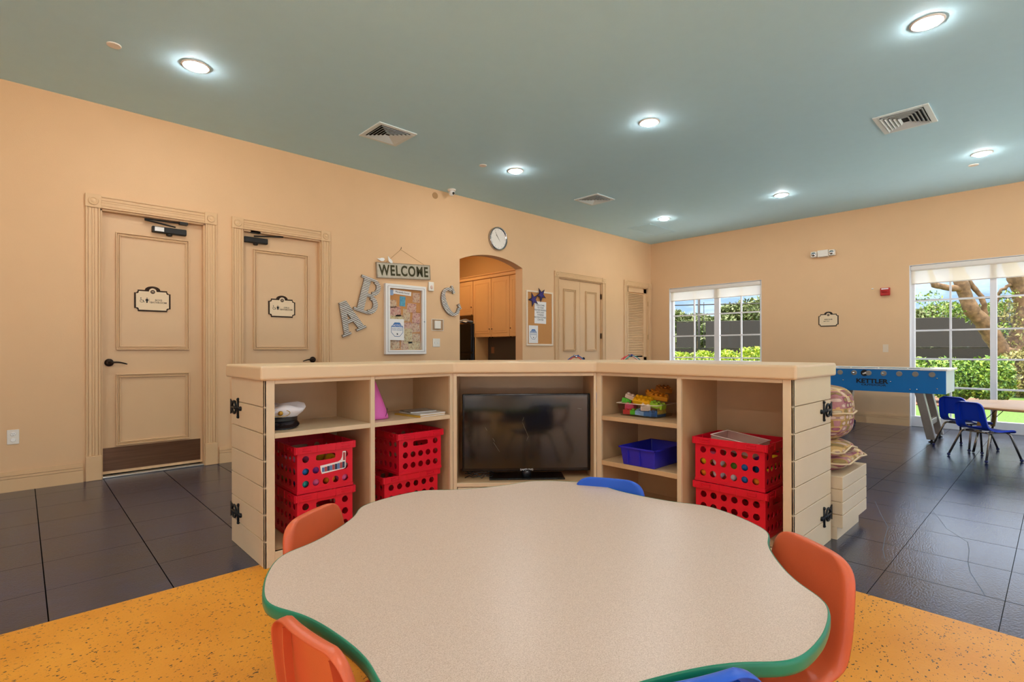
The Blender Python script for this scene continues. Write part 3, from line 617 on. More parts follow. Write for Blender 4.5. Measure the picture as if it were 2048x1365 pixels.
# ================================================================== SHELVING UNIT IN THE MIDDLE
def planked_panel(mb, O, U, V, W, w_, h_, z0=0):       # boards with v-grooves, W = outward
    O, U, V, W = map(Vector, (O, U, V, W)); n = 7; ph = (h_-z0)/n
    for k in range(n):
        a, b = z0+k*ph+(.0022 if k else 0), z0+(k+1)*ph-(.0022 if k < n-1 else 0)
        vs = [tuple(O+U*u+V*v+W*t) for t in (-.010, 0) for u, v in ((0, a), (w_, a), (w_, b), (0, b))]
        mb.add(vs, [(3, 2, 1, 0), (4, 5, 6, 7), (0, 1, 5, 4), (1, 2, 6, 5), (2, 3, 7, 6), (3, 0, 4, 7)])
    return mb
def hinge_iron(parent, O, U, V, W, flip=1):           # ornamental strap hinge: plate, two loops, cross bar
    O, U, V, W = map(Vector, (O, U, V, W)); P = lambda u, v, t=.004: tuple(O+U*u*flip+V*v+W*t)
    mb = MB()
    mb.add([P(0, -.045, .001), P(.035, -.03, .001), P(.035, .03, .001), P(0, .045, .001), P(0, -.045, .007), P(.035, -.03, .007), P(.035, .03, .007), P(0, .045, .007)],
           [(0, 1, 2, 3), (7, 6, 5, 4), (0, 4, 5, 1), (1, 5, 6, 2), (2, 6, 7, 3), (3, 7, 4, 0)])
    for sg in (1, -1):
        mb.tube([P(.035+.035*(1-math.cos(a))+.002, sg*(.006+.03*math.sin(a))) for a in [PI*i/10 for i in range(11)]], .007, 6)
    mb.tube([P(.03, 0), (P(.19, 0))], .009, 6); mb.tube([P(.15, -.05), P(.15, .05)], [.008, .006], 6); mb.sphere(P(.195, 0), .014, 8); mb.sphere(P(.15, .052), .010, 8); mb.sphere(P(.15, -.052), .010, 8); mb.sphere(P(.11, 0), .014, 8)
    return mb.build('strap_hinge', M['iron'], parent, smooth=True)
HT = 1.0; DEP = .59
def wing(name, label, loc, rz, Ln, bays, end, shelves, zb, rail=.022):
    # local x along the front, y back, front at y=0 ; bays = [(x0,x1),..]; shelves[i] = [(z_bottom, z_top)..]
    t = thing(name, label, 'shelving unit', loc, rz); BK = .474
    if rz: BK = .488
    xs = [0]+[v for b in bays for v in b]+[Ln]
    fr = MB()
    for k in range(0, len(xs), 2):
        fr.box(xs[k], xs[k+1], -.0, .02, 0, HT)
    for (a, b) in bays: fr.box(a, b, 0, .02, .98, HT); fr.box(a, b, 0, .02, 0, zb)
    fr.build('face_frame', M['cab'], t, bevel=.002, bseg=1)
    sd_ = MB()
    e0 = .012 if end == 'left' else 0; e1 = .012 if end == 'right' else 0
    sd_.box(e0, bays[0][0]-.002, .02, DEP, 0, HT) if end == 'left' else sd_.box(0, .02, .02, DEP, 0, HT)
    sd_.build('side_panel', M['cabin'], t)
    s2 = MB(); s2.box(Ln-.02, Ln, .02, DEP, 0, HT) if end == 'left' else s2.box(bays[-1][1]+.002, Ln-.012, .02, DEP, 0, HT); s2.build('side_panel', M['cabin'], t)
    bx(bays[0][1]+.002, bays[1][0]-.002, .02, BK, 0, HT).build('divider', M['cabin'], t)
    bx(.02, Ln-.02, BK, DEP, .0, HT).build('back_panel', M['cabin'], t)
    for i, (a, b) in enumerate(bays):
        bx(a-.001, b+.001, .002, BK, zb-.02, zb).build('bottom_board', M['cabin'], t)
        for z0, z1 in shelves[i]: bx(a-.0005, b+.0005, .003, BK, z0, z1).build('shelf', M['cab'] if not rz else M['cabin'], t, bevel=.002, bseg=1)
    bx(.02, Ln-.02, .02, BK, .982, HT).build('top_board', M['cabin'], t)
    ep = MB()
    if end == 'left':
        planked_panel(ep, (0, .0, 0), (0, 1, 0), (0, 0, 1), (-1, 0, 0), DEP, HT); o = ep.build('plank_end', M['cab'], t, bevel=.0015, bseg=1)
        for z in (.82, .195): hinge_iron(t, (-.0, DEP+.004, z), (0, -1, 0), (0, 0, 1), (-1, 0, 0))
    else:
        planked_panel(ep, (Ln, .0, 0), (0, 1, 0), (0, 0, 1), (1, 0, 0), DEP+.055, HT); o = ep.build('plank_end', M['cab'], t, bevel=.0015, bseg=1)
        for z in (.795, .17): hinge_iron(t, (Ln, DEP+.06, z), (0, -1, 0), (0, 0, 1), (1, 0, 0))
        bx(Ln-.02, Ln-.010, DEP, DEP+.055, 0, HT).build('side_return', M['cab'], t); 
    return t
wing('shelving_wing', 'cream shelving wing on the left holding the captain hat and pink cloth', (.936, 2.896, 0), 0, 1.241, [(.053, .616), (.645, 1.217)], 'left', [[(.686, .714)], [(.686, .714)]], .08)
wing('shelving_wing.001', 'cream shelving wing on the right holding the toy bricks and blue bin', (2.934, 2.238, 0), -PI/2, 1.277, [(.040, .613), (.642, 1.225)], 'right', [[(.672, .702), (.36, .392)], []], .09)
# television bay, set diagonally between the wings
ang = math.atan2(2.238-2.896, 2.934-2.177)
tv = thing('television_cabinet', 'cream corner cabinet bay with an open recess holding the television', 'cabinet', (2.177, 2.896, 0), ang)
LB = 1.003; mb = MB(); mb.box(.001, .026, -.0, .02, 0, .998); mb.box(.984, LB-.001, 0, .02, 0, .998); mb.box(.026, .984, 0, .02, .977, .998); mb.box(.026, .984, 0, .02, .208, .235)
mb.build('face_frame', M['cab'], tv, bevel=.002, bseg=1)
bx(.001, .024, .02, .62, 0, .998).build('side_panel', M['cabin'], tv); bx(.986, LB-.001, .02, .62, 0, .998).build('side_panel', M['cabin'], tv)
bx(.024, .986, .44, .62, 0, .998).build('back_panel', M['cabin'], tv); bx(.024, .986, .02, .44, .21, .235).build('deck', M['cabin'], tv)
bx(.024, .986, .02, .44, .98, .998).build('top_board', M['cabin'], tv)
d = bx(.031, .979, .002, .02, .085, .203).build('drawer', M['cab'], tv, bevel=.003); MB().sphere((.5, -.012, .145), .014, 10).build('knob', M['bronze'], d, smooth=True)
bx(.026, .984, .012, .03, 0, .08).build('toe_kick', M['cab'], tv)
dv = Vector((math.cos(ang), math.sin(ang))); nv = Vector((-math.sin(ang), math.cos(ang))); A2 = Vector((2.177, 2.896))
q = lambda s_, n_: tuple(A2+dv*s_+nv*n_)
def isect_y(y, off): p = A2+nv*off; t_ = (y-p.y)/dv.y; return (p.x+dv.x*t_, y)
def isect_x(x, off): p = A2+nv*off; t_ = (x-p.x)/dv.x; return (x, p.y+dv.y*t_)
F_ = .026
poly = [(.936-F_, 2.896-F_), isect_y(2.896-F_, -F_), isect_x(2.934-F_, -F_), (2.934-F_, .961-F_), (3.600, .961-F_), isect_x(3.600, .64), isect_y(3.515, .64), (.936-F_, 3.515)]
w_ = MB().prism(poly, 1.0, 1.078).build('worktop', M['fascia'], bevel=.013, bseg=3)
tag(w_, 'thick cream worktop running along the top of all three shelving bays', 'worktop')

# ------------------------------------------------------------------ bench behind the right wing with folded cushions
t = thing('bench', 'cream planked bench box against the back of the right shelving wing', 'bench', (3.604, .905, 0))
def grooved(mb, x0, x1, y0, y1, z0, z1, n):
    ph = (z1-z0)/n
    for k in range(n): mb.box(x0, x1, y0, y1, z0+k*ph+(.0022 if k else 0), z0+(k+1)*ph-(.0022 if k < n-1 else 0))
    mb.box(x0+.008, x1-.008, y0+.008, y1-.008, z0+.002, z1-.002)
mb = MB(); grooved(mb, 0, .56, 0, 1.5, .075, .385, 4); mb.build('box', M['cab'], t, bevel=.002, bseg=1)
bx(.0, .49, .03, 1.47, 0, .075).build('plinth', M['cab'], t)
def cushion(name, loc, dims, label, seed, sq=.32, wob=.012, tilt=0, e=.42):
    random.seed(seed); w_, l_, h_ = dims; n, m = 14, 20; P = []
    for i in range(n+1):
        ph = -PI/2+PI*i/n; row = []
        for j in range(m):
            th = 2*PI*j/m; cp, sp, ct, st = math.cos(ph), math.sin(ph), math.cos(th), math.sin(th)
            f = lambda v, p: math.copysign(abs(v)**p, v)
            x = w_/2*f(cp, e)*f(ct, sq); y = l_/2*f(cp, e)*f(st, sq); z = h_/2*f(sp, .75 if e > .3 else .55)
            k = wob*(math.sin(9*y+seed)+math.sin(17*x+3*z+seed*2)); row.append((x+k*.6+tilt*z, y+k*.4, z+k))
        P.append(row)
    c = MB().grid(P, True).build(name, M['fabric'], smooth=True, subsurf=1); c.location = loc; tag(c, label, 'cushion', 'patterned bench cushions')
    mid = P[n//2]; pts = [(x*1.005, y*1.005, z) for x, y, z in mid]+[mid[0]]
    MB().tube(pts, .006, 6, False).build('piping', M['piping'], c, smooth=True)
    return c
cushion('bench_cushion', (3.604+.30, .905+.62, .45), (.58, 1.28, .13), 'patterned seat cushion lying flat on the white bench end', 1, wob=.010)
cushion('bench_cushion.001', (3.604+.22, .905+.60, .545), (.42, 1.18, .11), 'patterned cushion folded between the seat cushion and the tall back cushion', 4, wob=.014)
cushion('bench_cushion.002', (3.604+.205, .905+.60, .755), (.40, 1.20, .36), 'tall plump patterned back cushion reaching just below the worktop', 2, sq=.3, wob=.008, e=.25)

# ------------------------------------------------------------------ television
TVL = 'black flatscreen television with scratches standing in the middle recess'
p = A2+dv*.52+nv*.15; t = thing('television', TVL, 'television', (p.x, p.y, .235), ang)
mb = MB().box(-.463, .463, -.022, .016, .048, .608); b = mb.build('bezel', M['black'], t, bevel=.006, bseg=2)
bx(-.36, .36, .016, .055, .12, .52).build('rear_shell', M['blackm'], t, bevel=.02)
scr = bpy.data.materials.new('tv_screen'); scr.use_nodes = True; nt = scr.node_tree; bs = nt.nodes['Principled BSDF']
bs.inputs['Base Color'].default_value = lin('1c1a12'); bs.inputs['Roughness'].default_value = .06; bs.inputs['Specular IOR Level'].default_value = .8
n = N(nt, 'ShaderNodeTexNoise', Scale=30.0, Detail=2.0); r = N(nt, 'ShaderNodeMapRange'); r.inputs['To Min'].default_value = .05; r.inputs['To Max'].default_value = .13; L(nt, n.outputs[0], r.inputs[0]); L(nt, r.outputs[0], bs.inputs['Roughness'])
bx(-.447, .447, -.0235, -.0215, .072, .594).build('screen', scr, t)
sc = MB()
for x0, z0, x1, z1 in ((-.03, .40, .012, .30), (.012, .30, .0, .27), (-.24, .26, -.195, .19), (-.245, .29, -.23, .265), (-.30, .37, -.285, .345), (-.02, .44, -.03, .41), (.37, .50, .40, .495)):
    MB().tube([(x0, -.0237, z0), (x1, -.0237, z1)], .0005, 4).build('scratch', mat('scratch', 'a09888', .4), t)
text('SAMSUNG', .018, mat('logo_white', 'd8d8d8', .3), t, (0, -.0225, .060), bold=.0004, sx=1.15)
mb = MB().box(-.27, .27, -.085, .115, 0, .012); st = mb.build('stand_base', M['black'], t, bevel=.004)
MB().lathe([(.035, .01), (.032, .06)], 20, (0, .0, 0)).build('stand_neck', mat('neck_smoke', '2a2a2c', .15), t, smooth=True)
cb = MB(); random.seed(3)
for k in range(3):
    pts = [(-.44+.20*i/8+random.uniform(-.01, .01), -.03-.035*math.sin(i/8*PI)+.012*k, .008+.012*k+.02*abs(math.sin(i*1.3+k))) for i in range(9)]
    pp = A2+dv*.52+nv*.15
    cb.tube(pts, .0035, 6)
c = cb.build('power_cable', M['blackm'], smooth=True); c.location = (pp.x, pp.y, .235); c.rotation_euler = (0, 0, ang); tag(c, 'black cables looping on the deck at the left of the television foot', 'cable')

# ------------------------------------------------------------------ crates with round holes
def make_crate():
    # long side along x (.43), short along y (.35), height .268
    t = thing('milk_crate', 'x', 'crate')
    a, b, h, th = .205, .165, .268, .004; z0, z1 = .018, .232
    mb = MB()
    def side(O, U, V, W, wd, kind):
        cells = []; m_ = .018; n = 6 if kind == 'long' else 5; cw = (wd-2*m_)/n; rows = 3; ch = (z1-z0-.004)/rows
        cells += [(0, m_, 0, z1-z0, 0, 0, 2), (wd-m_, wd, 0, z1-z0, 0, 0, 2), (m_, wd-m_, z1-z0-.004, z1-z0, 0, 0, 2)]
        for r in range(rows):
            for c in range(n):
                if kind == 'short' and r == 2 and 1 <= c <= 3: continue
                cells.append((m_+c*cw, m_+(c+1)*cw, r*ch, (r+1)*ch, .0195, .0195, 2))
        if kind == 'short': cells.append((m_+cw, m_+4*cw, 2*ch, 3*ch, .058, .017, 5))
        mb.panel(O, U, V, W, cells, 16)
    side((-a, -b, z0), (1, 0, 0), (0, 0, 1), (0, th, 0), 2*a, 'long'); side((a, b, z0), (-1, 0, 0), (0, 0, 1), (0, -th, 0), 2*a, 'long')
    side((-a, b, z0), (0, -1, 0), (0, 0, 1), (th, 0, 0), 2*b, 'short'); side((a, -b, z0), (0, 1, 0), (0, 0, 1), (-th, 0, 0), 2*b, 'short')
    mb.box(-a+.004, a-.004, -b+.004, b-.004, z0, z0+.004)
    mb.build('basket', M['red'], t)
    rm = MB()
    def band(e, f, zz0, zz1, tk=.004):
        for s in (-1, 1): rm.box(-a-e, a+e, s*(b+e), s*(b+e-tk), zz0, zz1); rm.box(s*(a+e), s*(a+e-tk), -b-e+tk, b+e-tk, zz0, zz1)
    band(.014, 0, .230, h, .005); 
    for s in (-1, 1): rm.box(-a-.014, a+.014, s*b, s*(b+.014), .228, .232); rm.box(s*a, s*(a+.014), -b, b, .228, .232)
    for s in (-1, 1):
        for u in (-.135, .135):
            rm.box(u-.028, u+.028, s*(b+.014), s*(b+.0185), .240, .244); rm.box(u-.028, u+.028, s*(b+.014), s*(b+.0185), .256, .260); rm.box(u-.028, u-.024, s*(b+.014), s*(b+.0185), .240, .260); rm.box(u+.024, u+.028, s*(b+.014), s*(b+.0185), .240, .260)
        for u in (-.115, .115):
            rm.box(s*(a+.014), s*(a+.0185), u-.025, u+.025, .240, .244); rm.box(s*(a+.014), s*(a+.0185), u-.025, u+.025, .256, .260)
        for u in (-.05, .05, -a, a): rm.box(u-.002, u+.002, s*(b+.004), s*(b+.0165), .225, h)
        for u in (-.055, .055, -b, b): rm.box(s*(a+.004), s*(a+.0165), u-.002, u+.002, .225, h)
    rm.build('rim', M['red'], t, bevel=.001, bseg=1)
    ft = MB()
    for s in (-1, 1): ft.box(-a-.003, a+.003, s*(b-.012), s*(b+.003), 0, .018); ft.box(s*(a-.012), s*(a+.003), -b+.012, b-.012, 0, .018)
    ft.build('foot_rim', M['red'], t, bevel=.001, bseg=1)
    return t
c0 = make_crate(); HC = .268
spots = [(1.287, 3.142, .0805, PI/2, 'red crate on the floor of the left bay, under the one with a paper label'),
         (1.287, 3.140, .0805+HC+.001, PI/2, 'red crate with a printed paper label, stacked upper in the left bay'),
         (1.885, 3.125, .0805, 0, 'red crate turned long side forward, lower one under the books'),
         (1.940, 3.145, .0805+HC+.001, PI/2, 'red crate with a plain handle hole, upper one under the books'),
         (3.175, 1.335, .0905, -PI/2, 'red crate at the bottom of the right bay, seen empty through its holes'),
         (3.175, 1.338, .0905+HC+.001, -PI/2, 'red crate full of toys with a clear tray on top, upper one in right bay')]
crates = []
for i, (x, y, z, rz, lb) in enumerate(spots):
    o = c0 if i == 0 else dup(c0, loc=(x, y, z), rz=rz)
    o.location = (x, y, z); o.rotation_euler = (0, 0, rz); tag(o, lb, None, 'red perforated crates'); crates.append(o)
# paper label on the front of the upper left crate
lb = MB().prism([(-.075, .118), (-.068, .098), (.062, .108), (.075, .112), (.078, .212), (.058, .212), (.055, .180), (.045, .162), (.03, .155), (-.078, .146)], 3.140-.205-.0035, 3.140-.205-.0015, 'y')
lbl = lb.build('crate_label', M['paper']); lbl.location = (1.30+.03, 0, .0805+HC+.0)
tag(lbl, 'white printed paper label wrapped below the handle of the red crate', 'label')
ins = MB(); random.seed(5)
cols = [mat('print_blue', '5d7fb0', .6), mat('print_red', 'b04a4a', .6), mat('print_dark', '37415a', .6)]
for k in range(9):
    x = -.068+k*.0155; mm = MB().box(x, x+.0145, 3.140-.205-.0042, 3.140-.205-.0034, .108+.002*k/3, .134+.002*k); mm.build('print_block', cols[k % 3], lbl)
mm = MB().box(.060, .074, 3.140-.205-.0042, 3.140-.205-.0034, .158, .205).build('print_block', cols[1], lbl)

# toys inside the crates: balls and blocks resting on each other
tc_ = {'yellow': 'f2c21c', 'pink': 'ef6fae', 'lime': '8ccf3c', 'blue': '2c7cc8', 'white': 'efeef0', 'purple': '8a3fa0', 'orange': 'f08a24', 'teal': '23a09c'}
BM = {k: mat('toy_'+k, v, .35) for k, v in tc_.items()}
ball0 = {}
def toy_ball(col, loc, r, where, grp):
    key = (col, round(r, 3))
    if key not in ball0:
        o = MB().sphere((0, 0, 0), r, 16).build('toy_ball', BM[col], smooth=True); ball0[key] = o
    else: o = ball0[key].copy(); C.objects.link(o)
    o.location = loc; return tag(o, '%s toy ball %s' % (col, where), 'ball', grp)
random.seed(11)
def fill(cr, n, where, layers, long_x):
    cx_, cy_, cz = cr.location; r = .036; hx, hy = (.205, .165) if long_x else (.165, .205); k = 0; names = list(tc_); ks = []
    nx, ny = int((2*hx-.02)/(2*r+.003)), int((2*hy-.02)/(2*r+.003))
    for L_ in range(layers):
        for i in range(nx):
            for j in range(ny):
                edge = i in (0, nx-1) or j in (0, ny-1)
                if not edge and L_ < layers: continue
                if random.random() < .22: continue
                x = cx_-hx+.012+r+(2*hx-.024-2*r)*i/(nx-1); y = cy_-hy+.012+r+(2*hy-.024-2*r)*j/(ny-1); z = cz+.0225+r+L_*2*r
                col = random.choice(names); toy_ball(col, (x, y, z), r, where, 'toys in the '+where.split(' the ', 1)[1]); k += 1
fill(crates[1], 0, 'inside the labelled red crate in the left bay', 2, False)
fill(crates[5], 0, 'inside the upper red crate in the right bay', 2, False)
# clear tray lying in the top right crate
t = thing('clear_tray', 'clear plastic tray propped inside the top of the right red crate', 'tray', (3.13, 1.325, .0905+HC+.20), -PI/2-.12)
mb = MB().box(-.135, .135, -.09, .09, 0, .003)
for x0, x1, y0, y1 in ((-.135, .135, -.09, -.087), (-.135, .135, .087, .09), (-.135, -.132, -.087, .087), (.132, .135, -.087, .087)): mb.box(x0, x1, y0, y1, .003, .075)
o = mb.build('tray_shell', mat('frosted_tray', 'd2b3a4', .25, alpha=.55), t, bevel=.003); o.rotation_euler = (0.05, .10, 0)
MB().tube([(-.137, -.092, .075), (.137, -.092, .075), (.137, .092, .075), (-.137, .092, .075), (-.137, -.092, .075)], .003, 6).build('tray_rim', mat('tray_rim', 'f0dcd0', .15), o, smooth=True)

# ------------------------------------------------------------------ captain hat, pink cloth, books
t = thing('captain_hat', 'white captain hat with a glossy black visor on the left shelf', 'hat', (1.092, 3.125, .714), -.28)
P = []
for i, (r, z, k) in enumerate(((.090, .062, 0), (.098, .070, .1), (.118, .088, .3), (.130, .106, .7), (.124, .118, 1), (.09, .128, 1), (.05, .130, .8), (.001, .128, .5))):
    P.append([(r*1.08*math.cos(a)*(1+.05*k*math.sin(3*a+1)), r*.95*math.sin(a)*(1+.06*k*math.cos(2*a)), z+.010*k*math.sin(4*a+.5)+.006*k*math.cos(a)) for a in [2*PI*j/28 for j in range(28)]])
MB().grid(P, True).build('crown', M['hatw'], t, smooth=True)
MB().lathe([(.092, .002), (.096, .006), (.098, .060), (.090, .066)], 32).build('hat_band', M['blackm'], t, smooth=True)
vis = MB(); Pv = []
for i in range(7):
    f = i/6; row = []
    for j in range(17):
        a = PI+PI*(.08+.84*j/16); e = math.sin((j/16)*PI)**.6
        r = .097+.045*f*e; row.append((r*math.cos(a), r*math.sin(a),   .042-.036*f*e-.004*f))
    Pv.append(row)
vis.grid(Pv).build('visor', M['visor'], t, smooth=True, solid=.003)
em = MB().lathe([(0, .006), (.012, .006), (.014, 0)], 16, (0.0, -.115, .092), 'y'); em.build('badge', mat('gold_braid', 'b89238', .35, metal=.8), t, smooth=True)
MB().tube([(.05*math.cos(a), -.108-.014*math.sin(a/1)*0-.004, .092+.02*math.sin(a)) for a in [2*PI*k/16 for k in range(17)]], .0018, 5).build('oval_trim', MATS['gold_braid'], t)
t = thing('folded_cloth', 'bright pink soft cloth standing upright in the middle left shelf', 'cloth', (1.672, 3.055, .714))
P = []
for i in range(17):
    f = i/16; z = .26*f; w_ = .070*(1-f)+.024; d_ = .050*(1-f)+.014
    if i == 0: w_, d_ = .09, .06
    if i == 16: w_, d_ = .012, .01
    P.append([(-.035*f+w_*math.cos(a)*(1+.04*math.sin(5*a+f*4)), d_*math.sin(a)*(1+.06*math.cos(4*a+f*6)), z+.003) for a in [2*PI*j/24 for j in range(24)]])
P = [[(P[0][0][0]*0, 0, .003)]*24]+P+[[(-.035, 0, .262)]*24]
MB().grid(P, True).build('cloth_body', M['pink'], t, smooth=True)
MB().tube([(.035, -.066, .02), (.048, -.058, .045), (.056, -.05, .07)], .002, 5).build('seam', mat('seam', '5a1f4a', .7), t)
def book(x, y, z, rz, w_, d_, h_, label, cover):
    t = thing('book', label, 'book', (x, y, z), rz, 'books lying on the left shelf')
    bx(-w_/2+.002, w_/2-.003, -d_/2+.003, d_/2-.003, .0012, h_-.0012).build('pages', M['paper'], t)
    c = MB(); c.box(-w_/2, w_/2, -d_/2, d_/2, 0, .0012); c.box(-w_/2, w_/2, -d_/2, d_/2, h_-.0012, h_); c.box(-w_/2, -w_/2+.0015, -d_/2, d_/2, 0, h_); c.build('cover', cover, t)
book(2.005, 3.045, .714, .12, .225, .27, .010, 'thin book with a yellow spine at the bottom of the pile', mat('cover_yellow', 'd8a83a', .4))
book(2.03, 3.055, .7242, .05, .215, .25, .009, 'white covered book in the middle of the small pile', mat('cover_white', 'dcd6cc', .35, noise=.1, nscale=20))
book(2.02, 3.09, .7334, -.12, .20, .17, .008, 'smaller grey brown picture book on top of the pile', mat('cover_grey', '8f877a', .35, noise=.4, nscale=25))

# ------------------------------------------------------------------ toy bricks in a clear box, blue bin
t = thing('brick_box', 'clear plastic box heaped with toy bricks on the right upper shelf', 'box', (3.150, 1.975, .702), -PI/2)
def open_box(mb, w0, d0, w1, d1, h_, tk):
    # tapered tub: outer w0,d0 at base to w1,d1 at rim
    for k in (0, 1):
        o = tk*k
        A = [(-w0/2+o, -d0/2+o), (w0/2-o, -d0/2+o), (w0/2-o, d0/2-o), (-w0/2+o, d0/2-o)]; B = [(-w1/2+o, -d1/2+o), (w1/2-o, -d1/2+o), (w1/2-o, d1/2-o), (-w1/2+o, d1/2-o)]
        vs = [(x, y, tk*k) for x, y in A]+[(x, y, h_) for x, y in B]
        fs = [(0, 1, 5, 4), (1, 2, 6, 5), (2, 3, 7, 6), (3, 0, 4, 7), (3, 2, 1, 0)]
        mb.add(vs, [f[::-1] for f in fs] if k else fs)
    mb.add([(-w1/2, -d1/2, h_), (w1/2, -d1/2, h_), (w1/2, d1/2, h_), (-w1/2, d1/2, h_), (-w1/2+tk, -d1/2+tk, h_), (w1/2-tk, -d1/2+tk, h_), (w1/2-tk, d1/2-tk, h_), (-w1/2+tk, d1/2-tk, h_)],
           [(0, 1, 5, 4), (1, 2, 6, 5), (2, 3, 7, 6), (3, 0, 4, 7)])
    return mb
open_box(MB(), .27, .22, .31, .25, .088, .0025).build('tub', M['clear'], t)
MB().tube([(-.157, -.127, .088), (.157, -.127, .088), (.157, .127, .088), (-.157, .127, .088), (-.157, -.127, .088)], .003, 6).build('tub_rim', mat('clear_rim', 'e8dccb', .2), t, smooth=True)
stk = bx(.02, .128, .0, .001, .028, .07).build('sticker', mat('sticker', 'b9a04c', .6, noise=.3, nscale=60), t); stk.location = (.146, -.117, 0); stk.rotation_euler = (0, 0, PI/2)
def brick(nx, ny, col, loc, rot, label):
    u = .032; mb = MB(); mb.box(-nx*u/2, nx*u/2, -ny*u/2, ny*u/2, 0, .030)
    for i in range(nx):
        for j in range(ny): mb.lathe([(.0098, .03), (.0098, .038), (.008, .0405), (0, .041)], 12, ((i-(nx-1)/2)*u, (j-(ny-1)/2)*u, 0))
    o = mb.build('toy_brick', col, bevel=.0015, bseg=1); o.location = loc; o.rotation_euler = rot; return tag(o, label, 'toy brick', 'toy bricks in the clear box')
bcol = {k: mat('brick_'+k, v, .3) for k, v in dict(yellow='f4b81a', amber='e8961c', cream='efd9c6', green='5ccc2c', lime='a2cc3a', red='d83a3c', rose='dd5a78', sky='8aa9d0', blue='3c74b4', brown='b8762c').items()}
bk = [(4, 2, 'yellow', (3.10, 1.965, .800), (.55, .10, -1.5), 'long yellow toy brick lying across the front of the heap'),
      (4, 2, 'amber', (3.185, 1.90, .818), (.15, .12, -1.2), 'amber toy brick at the top right of the heap'),
      (4, 2, 'amber', (3.235, 1.955, .845), (.1, -.15, -.9), 'amber toy brick at the very top of the heap'),
      (4, 1, 'cream', (3.12, 2.055, .806), (.3, .38, -1.35), 'cream toy brick with round studs behind the yellow one'),
      (2, 1, 'green', (3.12, 2.112, .792), (1.2, .2, -1.2), 'bright green toy brick at the upper left of the heap'),
      (3, 2, 'lime', (3.11, 1.865, .770), (.1, .2, -1.5), 'lime green toy brick under the amber bricks'),
      (2, 2, 'red', (3.085, 2.07, .712), (0, 0, -1.5), 'red toy brick at the bottom left of the clear box'),
      (2, 2, 'rose', (3.11, 2.075, .752), (.2, .1, -1.3), 'rose pink toy brick resting above the red one'),
      (1, 2, 'green', (3.075, 2.015, .712), (0, 0, .2), 'small green toy brick between the red and pale blue ones'),
      (2, 2, 'sky', (3.070, 1.965, .715), (0, .1, -1.4), 'pale blue toy brick at the front of the clear box'),
      (2, 2, 'cream', (3.075, 1.93, .757), (.3, 0, -1.1), 'cream toy brick above the pale blue one'),
      (2, 2, 'blue', (3.075, 1.90, .712), (0, 0, -1.6), 'mid blue toy brick at the front right of the clear box'),
      (3, 2, 'blue', (3.13, 1.845+.03, .708), (0, 0, -.1), 'blue toy brick at the right end of the clear box'),
      (4, 2, 'yellow', (3.17, 2.02, .775), (.1, 0, -1.4), 'yellow toy brick half buried in the heap'),
      (3, 2, 'brown', (3.25, 1.90, .870), (.3, .1, -.6), 'brown toy brick on top of the amber bricks')]
for nx, ny, cn, loc, rot, lb_ in bk: brick(nx, ny, bcol[cn], loc, rot, lb_)
t = thing('storage_bin', 'empty indigo blue plastic bin on the right lower shelf', 'bin', (3.118, 1.905, .392), -PI/2)
open_box(MB(), .235, .35, .262, .385, .122, .004).build('tub', M['bin'], t, bevel=.004)
mb = MB()
for s in (-1, 1): mb.box(-.139, .139, s*.192, s*.201, .112, .124); mb.box(s*.130, s*.139, -.201, .201, .112, .124)
for x in (-.07, .02): mb.box(x-.002, x+.002, -.196, -.184, .01, .112)
mb.build('tub_rim', M['bin'], t, bevel=.003)

# ================================================================== FLOWER TABLE AND CHAIRS
TCX, TCY, TZ = 1.150, 1.098, .569
prof = [(0, .677), (5, .681), (9, .692), (12, .706), (14, .721), (16, .739), (18, .752), (20, .759), (23, .762), (30, .764)]
def rad(off):
    off = abs((off+30) % 60-30)
    for (a, ra), (b, rb) in zip(prof, prof[1:]):
        if a <= off <= b: return ra+(rb-ra)*(off-a)/(b-a)
    return prof[-1][1]
NA = 360; RC = 5
raw = [rad(360*i/NA-RC) for i in range(NA)]
rs = [sum(raw[(i+k) % NA] for k in (-2, -1, 0, 1, 2))/5 for i in range(NA)]
t = thing('activity_table', 'flower shaped table with a speckled beige top and green edge', 'table', (TCX, TCY, 0))
ol = lambda e, z: [((rs[i]+e)*math.cos(2*PI*i/NA), (rs[i]+e)*math.sin(2*PI*i/NA), z) for i in range(NA)]
mb = MB().prism([(x, y) for x, y, _ in ol(-.005, 0)], TZ-.028, TZ-.0006); mb.build('tabletop', M['lam'], t)
eb = MB().grid([ol(-.0055, TZ-.004), ol(-.005, TZ-.0005), ol(-.0035, TZ), ol(-.0005, TZ-.003), ol(.001, TZ-.010), ol(.001, TZ-.022), ol(-.001, TZ-.029), ol(-.006, TZ-.031), ol(-.03, TZ-.031)], True)
eb.build('edge_band', M['green'], t, smooth=True)
for k in range(6):
    a = math.radians(35+60*k+0); x, y = .50*math.cos(a), .50*math.sin(a)
    if k % 2 == 0: continue
for k in range(4):
    a = math.radians(10+90*k); x, y = .46*math.cos(a), .46*math.sin(a)
    l = MB().tube([(x, y, TZ-.03), (x, y, .28)], .0175, 14).tube([(x, y, .30), (x, y, .03)], .0145, 14).build('leg', M['chrome'], t, smooth=True)
    MB().lathe([(.008, .03), (.016, .026), (.02, .014), (.018, .0), (0, 0)][::-1], 14, (x, y, 0)).build('foot', M['blackm'], l, smooth=True)

